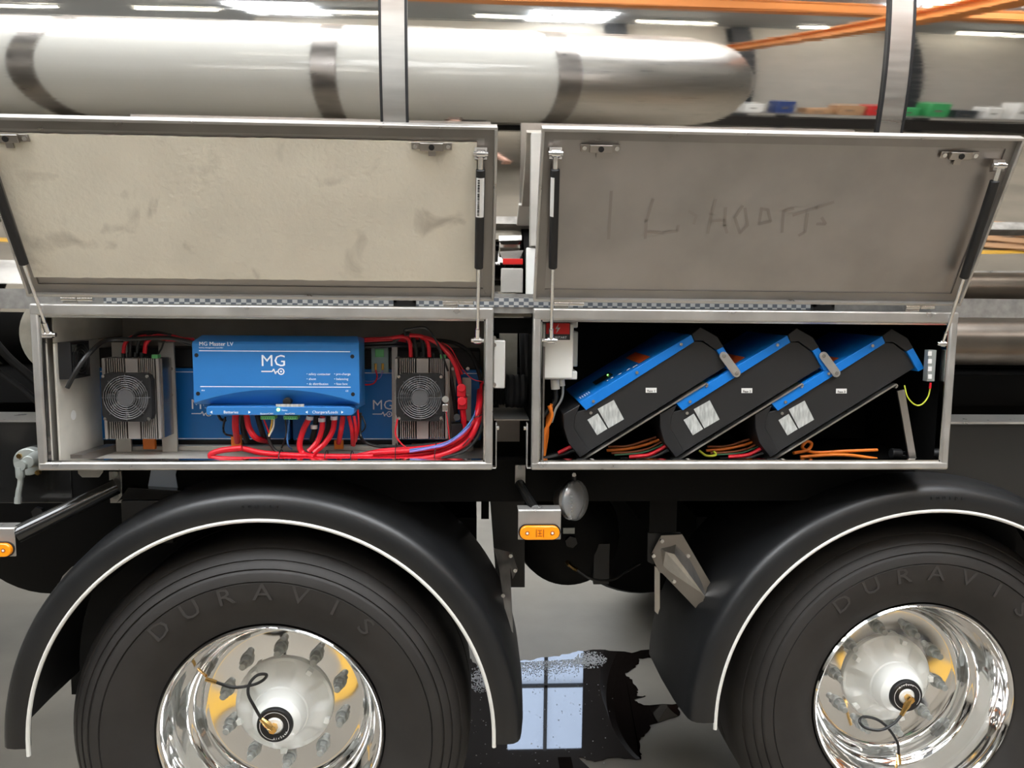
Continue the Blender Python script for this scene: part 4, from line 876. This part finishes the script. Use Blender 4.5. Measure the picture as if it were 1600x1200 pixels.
# work lamp
wl = thing('work_lamp', 'clear round work lamp hanging below the right box', 'work lamp', at(890, 808, .06))
C = at(889, 781, .07); ax = Vector((.62, -.62, .10)).normalized()
def lat(prof, C, ax, n=28, sq=1):
    u = ax.orthogonal().normalized(); v = ax.cross(u); m = MB(); rows = [[C+ax*h+(u*math.cos(2*PI*j/n)+v*math.sin(2*PI*j/n)*sq)*r for j in range(n)] for r, h in prof]; m.grid(rows, cu=True); return m
lat([(0, -.036), (.026, -.034), (.036, -.02), (.046, .0), (.053, .008), (.053, .018)], C, ax).build('housing', M['gunmetal'], wl)
lat([(.050, .016), (.054, .018), (.054, .024), (.048, .030), (.02, .035), (0, .036)], C, ax).build('lens', M['clear'], wl)
q = MB()
for k in range(7):
    d = Vector((0, -.03, .035-.011*k)); q.obox(C+ax*-.012+Vector((-.004, -.045, .02-.010*k)), ax*.022, (0, .004, 0), (0, 0, .003))
q.build('cooling_fin', M['frame'], wl)
q = MB(); q.tube([at(897, 742, .06), at(896, 752, .065), C+Vector((0, .01, .045))], .006, n=8); q.build('bracket', M['black'], wl); p = at(897, 742, .05); MB().cyl(p, p+Vector((0, .01, 0)), .006, n=6).build('bolt', M['bolt'], wl)

# ================================================================ WHEELS
def wheel(X, Y, lab, word, w0, hub_rot, hose, valve):
    c = Vector((X, Y, .525)); t = thing('road_wheel', lab, 'wheel', (X, Y, 0), 'near-side trailer wheels')
    T = MB().lathe([(.303, .06), (.303, .012), (.306, .0), (.314, -.004), (.335, -.018), (.37, -.030), (.40, -.036), (.4305, -.037), (.4325, -.034), (.435, -.038), (.455, -.034), (.4600, -.031), (.463, -.026), (.466, -.030), (.480, -.022), (.4845, -.015), (.487, -.018), (.503, -.004), (.508, .006), (.512, .004), (.526, .022), (.533, .045), (.535, .10), (.535, .17), (.527, .172), (.527, .18), (.535, .182), (.536, .25), (.533, .33), (.51, .37), (.44, .41), (.32, .38), (.303, .33)], c, n=128).build('tyre', M['rubber'], t, sharp=30)
    # raised lettering around the sidewall
    for i, ch in enumerate(word):
        a = math.radians(w0-i*13.5); r = .385; pos = c+Vector((r*math.cos(a), -.0365, r*math.sin(a)))
        text(ch, .062, M['rubberletter'], T, pos, ang=(PI/2-a), name='raised_letter', ext=.0012, align='CENTER', sx=1.25)
    Rm = MB().lathe([(.06, .20), (.125, .20), (.13, .160), (.215, .160), (.226, .158), (.232, .152), (.236, .140), (.239, .122), (.243, .112), (.249, .108), (.255, .104), (.261, .092), (.268, .062), (.274, .040), (.281, .026), (.286, .012), (.291, -.004), (.297, -.008), (.3015, -.003), (.302, .012)], c, n=128).build('rim', M['rim'], t, sharp=40)
    # white hub with scalloped flange
    def f(r, h, a):
        k = max(0, min(1, (r-.075)/.03))*max(0, min(1, (.139-r)/.012)); s = math.cos(5*(a-hub_rot)); return r, h+k*(.020*max(-.35, min(.55, s))+.004)
    H = MB().lathe([(0, .052), (.044, .050), (.050, .046), (.054, .050), (.066, .062), (.073, .085), (.074, .10), (.078, .102), (.080, .108), (.088, .118), (.096, .124), (.104, .127), (.112, .130), (.120, .134), (.128, .139), (.134, .144), (.1385, .150), (.139, .165), (.125, .18)], c, n=120, f=f).build('hub', M['white'], t, sharp=28)
    for k in range(5):
        a = hub_rot+PI/5+k*2*PI/5; d = Vector((math.cos(a), 0, math.sin(a))); e = Vector((-math.sin(a), 0, math.cos(a)))
        MB().obox(c+d*.122-e*.008+Vector((0, .124, 0)), d*.014, e*.016, (0, .02, 0)).build('lug', M['white'], H, bevel=.001)
    cap = MB().lathe([(.024, .036), (.046, .034), (.0485, .038), (.0485, .052), (.024, .052)], c, n=48).build('hub_ring', M['black'], H, bevel=.0008)
    MB().lathe([(0, .032), (.020, .033), (.0235, .037), (.0235, .05)], c, n=32).build('centre_cap', M['whiteplastic'], H)
    q = MB(); n = 40; g0 = math.radians(-75)
    for i in range(34):
        a0, a1 = g0+.0+2*PI*(i+4)/n, g0+2*PI*(i+5)/n
        q.face([c+Vector((rr*math.cos(a), .0335, rr*math.sin(a))) for rr, a in ((.0385, a0), (.0385, a1), (.0398, a1), (.0398, a0))])
    q.build('ring_line', M['label'], cap)
    for i, ch in enumerate('AirSave'):
        a = math.radians(-92+i*10.5) if word[0] == 'D' and X < 0 else math.radians(130-i*10.5)
        rr = .0395 if X < 0 else .0355
        text(ch, .010, M['label'], cap, c+Vector((rr*math.cos(a), .0330, rr*math.sin(a))), ang=(-PI/2-a if X < 0 else PI/2-a), align='CENTER', name='lettering')
    # nuts: washer, hex nut, stud
    n0 = MB(); n0.cyl((0, .162, 0), (0, .154, 0), .019, n=20); n0.cyl((0, .154, 0), (0, .133, 0), .0162, .0158, n=6); n0.cyl((0, .133, 0), (0, .112, 0), .0095, n=14)
    first = None
    for k in range(10):
        a = math.radians(90+hub_rot*0+ (3 if X < 0 else 12)+36*k); pos = Vector((.1675*math.cos(a), 0, .1675*math.sin(a)))
        if first is None:
            bmesh.ops.translate(n0.bm, verts=n0.bm.verts, vec=c+pos); first = n0.build('wheel_nut', M['nut'], t, bevel=.001); fp = pos
        else:
            o = first.copy(); COL.objects.link(o); o.parent = t; o.location = pos-fp
    # inflation hose
    e = c+Vector((0, .02, 0))
    ft = MB(); ft.cyl(c+Vector((0, .034, 0)), c+Vector((0, .012, 0)), .011, n=6); d0 = (hose[0]-e).normalized(); ft.tube([c+Vector((0, .018, 0)), e+d0*.02, e+d0*.035, hose[0]], [.008, .010, .007, .006], n=8, smooth=False)
    hs = MB().tube(hose, .0042, n=8).build('inflation_hose', M['blackcable'], t); ft.build('brass_elbow', M['brass'], hs)
    MB().tube([hose[-1], hose[-1]+(hose[-1]-hose[-2]).normalized()*.03], .0058, n=8, smooth=False).cyl(*valve, .004, n=8).build('valve_coupling', M['brass'], hs)
    return t
def hp(lst, Y0): return [at(x, y, Y0+d) for x, y, d in lst]
W1 = wheel(-.5384, .03, 'left trailer wheel, its tyre lettered DURAVIS, polished rim and white hub', 'DURAVIS', 131, math.radians(90),
      hp([(408, 1123, .02), (398, 1105, .0), (388, 1085, .0), (390, 1068, .01), (402, 1055, .02), (416, 1054, .03), (412, 1062, .035), (395, 1070, .03), (365, 1074, .02), (338, 1066, .01)], .03), (at(322, 1056, .05), at(310, 1045, .10)))
W2 = wheel(1.2919, .13, 'right trailer wheel, dusty tyre, its rim and hub cut by the picture edge', 'DURAVIS', 128, math.radians(110),
      hp([(1408, 1118, .01), (1395, 1132, .0), (1375, 1141, .0), (1352, 1137, .01), (1343, 1127, .02), (1350, 1120, .03), (1370, 1124, .02), (1388, 1138, .01), (1402, 1160, .0), (1404, 1178, .0)], .13), (at(1403, 1182, .13), at(1400, 1200, .16)))
# far-side wheels of the same axles (dark, seen below the chassis)
for nm, x in (('left', -.5384), ('right', 1.2919)):
    t = thing('road_wheel', 'far-side trailer wheel opposite the %s near wheel' % nm, 'wheel', (x, 2.1, 0), 'far-side trailer wheels')
    MB().lathe([(.262, .33), (.30, .02), (.40, -.02), (.5, .0), (.533, .045), (.536, .25), (.51, .34), (.44, .40), (.3, .38)], (x, 2.12, .525), n=64).build('tyre', M['rubber'], t); MB().lathe([(.06, .1), (.2, .1), (.29, .03), (.3, .2)], (x, 2.12, .525), n=48).build('rim', M['rim'], t)

# ================================================================ MUDGUARDS
def mudguard(X, Y, lab, skew=0):
    t = thing('mudguard', lab, 'mudguard', (X, Y+.2, .52), 'black plastic mudguards'); cz = .525; n = 72; rows = []
    prof = [(.600, .012), (.600, .0), (.604, -.003), (.632, -.004), (.652, -.001), (.664, .008), (.671, .022), (.676, .05), (.684, .12), (.690, .25), (.690, .42), (.680, .42), (.680, .25), (.674, .12), (.662, .03), (.648, .010), (.628, .008), (.606, .008)]
    for i in range(n+1):
        a = PI*i/n; row = []
        for r, h in prof: row.append((X+r*math.cos(a), Y+h, cz+r*math.sin(a)))
        rows.append(row)
    for s, k in ((0, 1), (n, -1)):     # short straight skirts at both ends
        base = rows[s]; ext = [(p[0], p[1], p[2]-.012) for p in base]
        rows.insert(0, ext) if s == 0 else rows.append(ext)
    m_ = MB(); V = m_.grid(rows, cu=True); m_.bm.faces.new(V[0]); m_.bm.faces.new(V[-1][::-1]); m_.build('shell', M['fender'], t, sharp=50)
    e = MB(); pts = [(X+.6*math.cos(PI*i/n), Y-.001, cz+.6*math.sin(PI*i/n)) for i in range(n+1)]; pts = [(pts[0][0], pts[0][1], cz-.02)]+pts+[(pts[-1][0], pts[-1][1], cz-.02)]
    e.tube(pts, .0055, n=8, smooth=False); e.build('white_edging', M['edge'], t)
    return t
G1_ = mudguard(-.5415, -.02, 'left black mudguard with white edging over the left wheel')
G2_ = mudguard(1.275, .045, 'right black mudguard with white edging over the right wheel')
for g, X, Y in ((G1_, -.5415, -.02), (G2_, 1.275, .045)):
    for i, ch in enumerate('EQUIPE'):
        a = math.radians(92.5-i*1.55+ (1 if X < 0 else 0)); text(ch, .013, M['fender'], g, (X+.632*math.cos(a), Y-.0045, .525+.632*math.sin(a)), ang=PI/2-a, name='raised_letter', align='CENTER', ext=.0008)
def bolt_on(par, px, py, Y, r=.006, mm='bolt', n=12): p = at(px, py, Y); return MB().cyl(p+Vector((0, -.005, 0)), p+Vector((0, .004, 0)), r, n=n).build('bolt', M[mm], par)
# stainless bracket on the right mudguard
o = thing('mudguard_bracket', 'folded stainless bracket with bolts at the left flank of the right mudguard', 'bracket', at(1070, 960, .15))
ppoly(MB(), [(1012, 832), (1064, 832), (1060, 870), (1020, 882), (1012, 878)], .215, .01).build('black_plate', M['blackmetal'], o, bevel=.002)
q = MB(); top = [at(x, y, yy) for x, y, yy in ((1017, 867, .2), (1033, 837, .2), (1066, 835, .2), (1122, 931, .17), (1118, 936, .165), (1109, 946, .15), (1108, 958, .165), (1103, 967, .17), (1035, 896, .2), (1030, 894, .2))]
q.prism(top, (0, .004, 0)); q.build('flange', M['gunmetal'], o)
q = MB(); A = [at(x, y, yy) for x, y, yy in ((1032, 857, .2), (1056, 848, .2), (1080, 875, .19), (1112, 943, .17), (1106, 946, .17), (1036, 884, .2))]; B = [at(1040, 862, .172), at(1054, 866, .168), at(1110, 943, .16)]
for f_ in ((A[0], A[1], B[1], B[0]), (A[1], A[2], B[1]), (A[2], A[3], B[2], B[1]), (A[0], B[0], A[5]), (A[5], B[0], B[2], A[4]), (B[0], B[1], B[2]), (A[3], A[4], B[2])): q.face(f_)
q.build('folded_rib', M['brushedv'], o, sharp=10)
for x, y in ((1034, 845), (1021, 868), (1075, 868), (1053, 908), (1116, 930), (1101, 957)): bolt_on(o, x, y, .19 if y < 900 else .16, .0055)
tag(ppoly(MB(), [(1023, 885), (1031, 888), (1031, 950), (1028, 960), (1023, 955)], .24, .004).build('flat_strap', M['brushedv']), 'narrow flat steel strap hanging below the folded bracket', 'strap')
# brackets on the left mudguard
o = thing('mudguard_bracket', 'long narrow stainless bracket behind the right end of the left mudguard', 'bracket', at(790, 990, .2))
q = MB(); pts = [at(x, y, yy) for x, y, yy in ((772, 857, .33), (800, 864, .33), (809, 890, .33), (801, 905, .33), (797, 886, .3), (802, 990, .2), (800, 1010, .15), (789, 955, .2), (780, 890, .3))]; q.prism(pts, (0, .004, 0)); q.build('plate', M['brushedv'], o)
for x, y, Y in ((798, 868, .32), (805, 891, .32), (786, 930, .22), (795, 996, .16)): bolt_on(o, x, y, Y, .006)
o = thing('mudguard_bracket', 'small triangular stainless bracket on the upper left of the left mudguard', 'bracket', at(220, 825, .2))
ppoly(MB(), [(197, 825), (215, 795), (250, 793), (235, 806), (210, 822)], .16, .004).build('plate', M['brushedv'], o); bolt_on(o, 220, 799, .155, .007, 'nut', 6); bolt_on(o, 200, 820, .155, .006); bolt_on(o, 217, 811, .155, .004)
o = thing('mudguard_bracket', 'small stainless clip with two screws on the lower left of the left mudguard', 'bracket', at(102, 910, .08))
ppoly(MB(), [(90, 916), (98, 900), (112, 886), (120, 884), (116, 894), (100, 908), (92, 922)], .06, .004).build('plate', M['brushedv'], o); bolt_on(o, 116, 888, .055, .005); bolt_on(o, 94, 913, .055, .005)

# ================================================================ PUDDLE
def fpt(px, py, z=0):
    v = CF + (px-800)/FPX*CR - (py-600)/FPX*CU; return CO+v*((z-CO.z)/v.z)
rr = random.Random(11)
out = [(700, 1050), (738, 1030), (750, 1052), (805, 1034), (840, 1030), (880, 1024), (905, 1018), (945, 1016), (985, 1020), (1030, 1012), (1085, 1005), (1090, 1020), (1030, 1026), (1000, 1030), (994, 1044), (976, 1052), (988, 1062), (996, 1078), (994, 1088), (1008, 1088), (990, 1094), (1004, 1102), (1060, 1100), (1062, 1120), (1018, 1132), (1010, 1148), (998, 1158), (1002, 1180), (1000, 1188), (960, 1184), (930, 1190), (905, 1184), (930, 1215), (860, 1225), (700, 1225), (670, 1180)]
pts = []
for (a, b), (c, d) in zip(out, out[1:]+out[:1]):
    for k in range(5):
        t = k/5; x, y = a+(c-a)*t+rr.uniform(-2.4, 2.4), b+(d-b)*t+rr.uniform(-1.3, 1.3); p = fpt(x, y); pts.append((p.x, p.y, .0012))
q = MB(); q.prism(pts, (0, 0, .0012)); pud = tag(q.build('water_puddle', M['water']), 'dark wet puddle on the concrete floor between the wheels', 'puddle')
q = MB()
def bub(px, py, r):
    p = fpt(px, py); p.z = .0026; n = 6; s = []
    rows = [[p+Vector((r*math.cos(2*PI*j/n)*cr, r*math.sin(2*PI*j/n)*cr, r*h*.7)) for j in range(n)] for cr, h in ((1, 0), (.75, .65), (.1, 1))]
    q.grid(rows, cu=True)
for _ in range(1500):
    x = rr.uniform(806, 905); y = 1036+abs(rr.gauss(0, 11))-(x-806)*.06
    if y < 1066: bub(x, y, rr.uniform(.0012, .003))
for _ in range(700):
    a, b = rr.gauss(0, 1), rr.gauss(0, 1)
    if a*a+b*b < 3.4: bub(922+a*14, 1032+b*7.5, rr.uniform(.002, .0045))
for _ in range(600):
    a, b = rr.gauss(0, 1), rr.gauss(0, 1)
    if a*a+b*b < 3.4: bub(752+a*12, 1062+b*12, rr.uniform(.002, .0042))
for _ in range(120): bub(rr.uniform(735, 960), rr.uniform(1070, 1195), rr.uniform(.001, .003))
tag(q.build('soap_foam', M['bubble']), 'white soap bubbles floating on the puddle', 'foam', kind='stuff')

# ================================================================ the photographer, mirrored in the gap between the lids
M['skin'] = mat('skin', (.62, .36, .27), .5); M['shirt'] = mat('dark_shirt', (.03, .033, .04), .8, var=.2, vs=10); M['trousers'] = mat('grey_trousers', (.12, .115, .11), .8, var=.2, vs=10); M['hair'] = mat('brown_hair', (.06, .035, .02), .7)
PP = Vector((-.13, -2.42, 0)); pe = thing('person', 'standing person in dark shirt and grey trousers holding up a phone, mirrored in the tank', 'person', PP)
def skin(name, V, E, Rd, mm, par, root=0, lv=1):
    me = bpy.data.meshes.new(name); org = ORG[par.name]; me.from_pydata([Vector(v)+PP-org for v in V], E, []); o = bpy.data.objects.new(name, me); COL.objects.link(o); o.parent = par; ORG[o.name] = org
    md = o.modifiers.new('skin', 'SKIN'); md.use_smooth_shade = True
    for i, r in enumerate(Rd):
        sv = me.skin_vertices[0].data[i]; sv.radius = (r, r) if not isinstance(r, tuple) else r; sv.use_root = (i == root)
    sb = o.modifiers.new('sub', 'SUBSURF'); sb.levels = lv; sb.render_levels = lv; me.materials.append(mm); return o
V = [(0, 0, .96), (0, 0, 1.12), (0, .01, 1.30), (0, .0, 1.44), (0, .01, 1.53), (0, .03, 1.62), (0, .03, 1.72), (0, .02, 1.77)]; E = [(i, i+1) for i in range(7)]; Rd = [(.15, .11), (.14, .105), (.16, .115), (.11, .08), .055, (.072, .085), (.078, .095), (.05, .06)]
for sx in (-1, 1):
    b = len(V); V += ([(-.18, 0, 1.43), (-.24, .12, 1.24), (-.08, .28, 1.42), (.02, .38, 1.58), (.04, .41, 1.62)] if sx < 0 else [(.18, 0, 1.43), (.24, .10, 1.17), (.33, .24, 1.08), (.38, .32, 1.04), (.40, .36, 1.03)]); O = Vector(V[-1])-Vector((sx*.085, .40, 1.60)); E += [(3, b), (b, b+1), (b+1, b+2), (b+2, b+3), (b+3, b+4)]; Rd += [.055, .042, .036, .028, (.036, .018)]
    for k in range(4):
        c = len(V); x = sx*.085; V += [tuple(Vector(q)+O) for q in [(x-sx*(.02-.004*k), .425, 1.60+.022*(k-1.3)), (x-sx*(.045-.003*k), .435, 1.602+.023*(k-1.3)), (x-sx*(.062-.004*k), .425, 1.604+.023*(k-1.3))]]; E += [(b+4, c), (c, c+1), (c+1, c+2)]; Rd += [.009, .0085, .0075]
    c = len(V); V += [tuple(Vector(q)+O) for q in [(sx*.075, .40, 1.565), (sx*.05, .405, 1.56)]]; E += [(b+4, c), (c, c+1)]; Rd += [.011, .009]
    b = len(V); V += [(sx*.10, 0, .86), (sx*.11, .03, .50), (sx*.115, -.02, .10), (sx*.12, .10, .05)]; E += [(0, b), (b, b+1), (b+1, b+2), (b+2, b+3)]; Rd += [.085, .058, .04, (.04, .03)]
body = skin('body', V, E, Rd, M['skin'], pe)
V = [(0, 0, .90), (0, 0, 1.12), (0, .01, 1.31), (0, 0, 1.44), (0, .01, 1.49)]; E = [(0, 1), (1, 2), (2, 3), (3, 4)]; Rd = [(.165, .125), (.155, .12), (.175, .13), (.125, .095), .068]
for sx in (-1, 1): b = len(V); V += [(sx*.18, 0, 1.43), (sx*.222, .07, 1.30)]; E += [(3, b), (b, b+1)]; Rd += [.07, .056]
skin('shirt', V, E, Rd, M['shirt'], pe)
V = [(0, 0, 1.0), (0, 0, .93)]; E = [(0, 1)]; Rd = [(.165, .125), (.165, .125)]
for sx in (-1, 1): b = len(V); V += [(sx*.10, 0, .84), (sx*.11, .03, .50), (sx*.115, -.02, .10)]; E += [(1, b), (b, b+1), (b+1, b+2)]; Rd += [.098, .072, .062]
skin('trousers', V, E, Rd, M['trousers'], pe)
for sx in (-1, 1): V = [(sx*.115, -.05, .05), (sx*.117, .03, .055), (sx*.122, .13, .045), (sx*.125, .20, .035)]; skin('shoe', V, [(0, 1), (1, 2), (2, 3)], [(.045, .045), (.048, .05), (.046, .04), (.035, .03)], M['black'], pe)
skin('hair', [(0, -.02, 1.70), (0, -.005, 1.77), (0, .05, 1.80)], [(0, 1), (1, 2)], [(.085, .08), (.082, .085), (.06, .045)], M['hair'], pe)
for sx in (-1, 1):
    MB().cyl(PP+Vector((sx*.032, .118, 1.69)), PP+Vector((sx*.032, .126, 1.69)), .011, n=12).build('eye', M['label'], pe)
    e = MB(); e.tube([PP+Vector((sx*.078, .03, 1.70)), PP+Vector((sx*.092, .02, 1.69)), PP+Vector((sx*.08, .025, 1.655))], .009, n=6); e.build('ear', M['skin'], pe)
MB().tube([PP+Vector((0, .115, 1.70)), PP+Vector((0, .137, 1.665)), PP+Vector((0, .115, 1.655))], [.008, .013, .009], n=8).build('nose', M['skin'], pe); MB().tube([PP+Vector((-.025, .11, 1.625)), PP+Vector((0, .12, 1.622)), PP+Vector((.025, .11, 1.625))], .006, n=6).build('mouth', M['redpaint'], pe)
pe.scale = (.89, .89, .89)
tag(MB().box((PP.x+.05, PP.y+.446, 1.60), (PP.x+.20, PP.y+.454, 1.675)).build('phone', M['black'], None, bevel=.003), 'black phone held up in one hand of the standing person', 'phone')
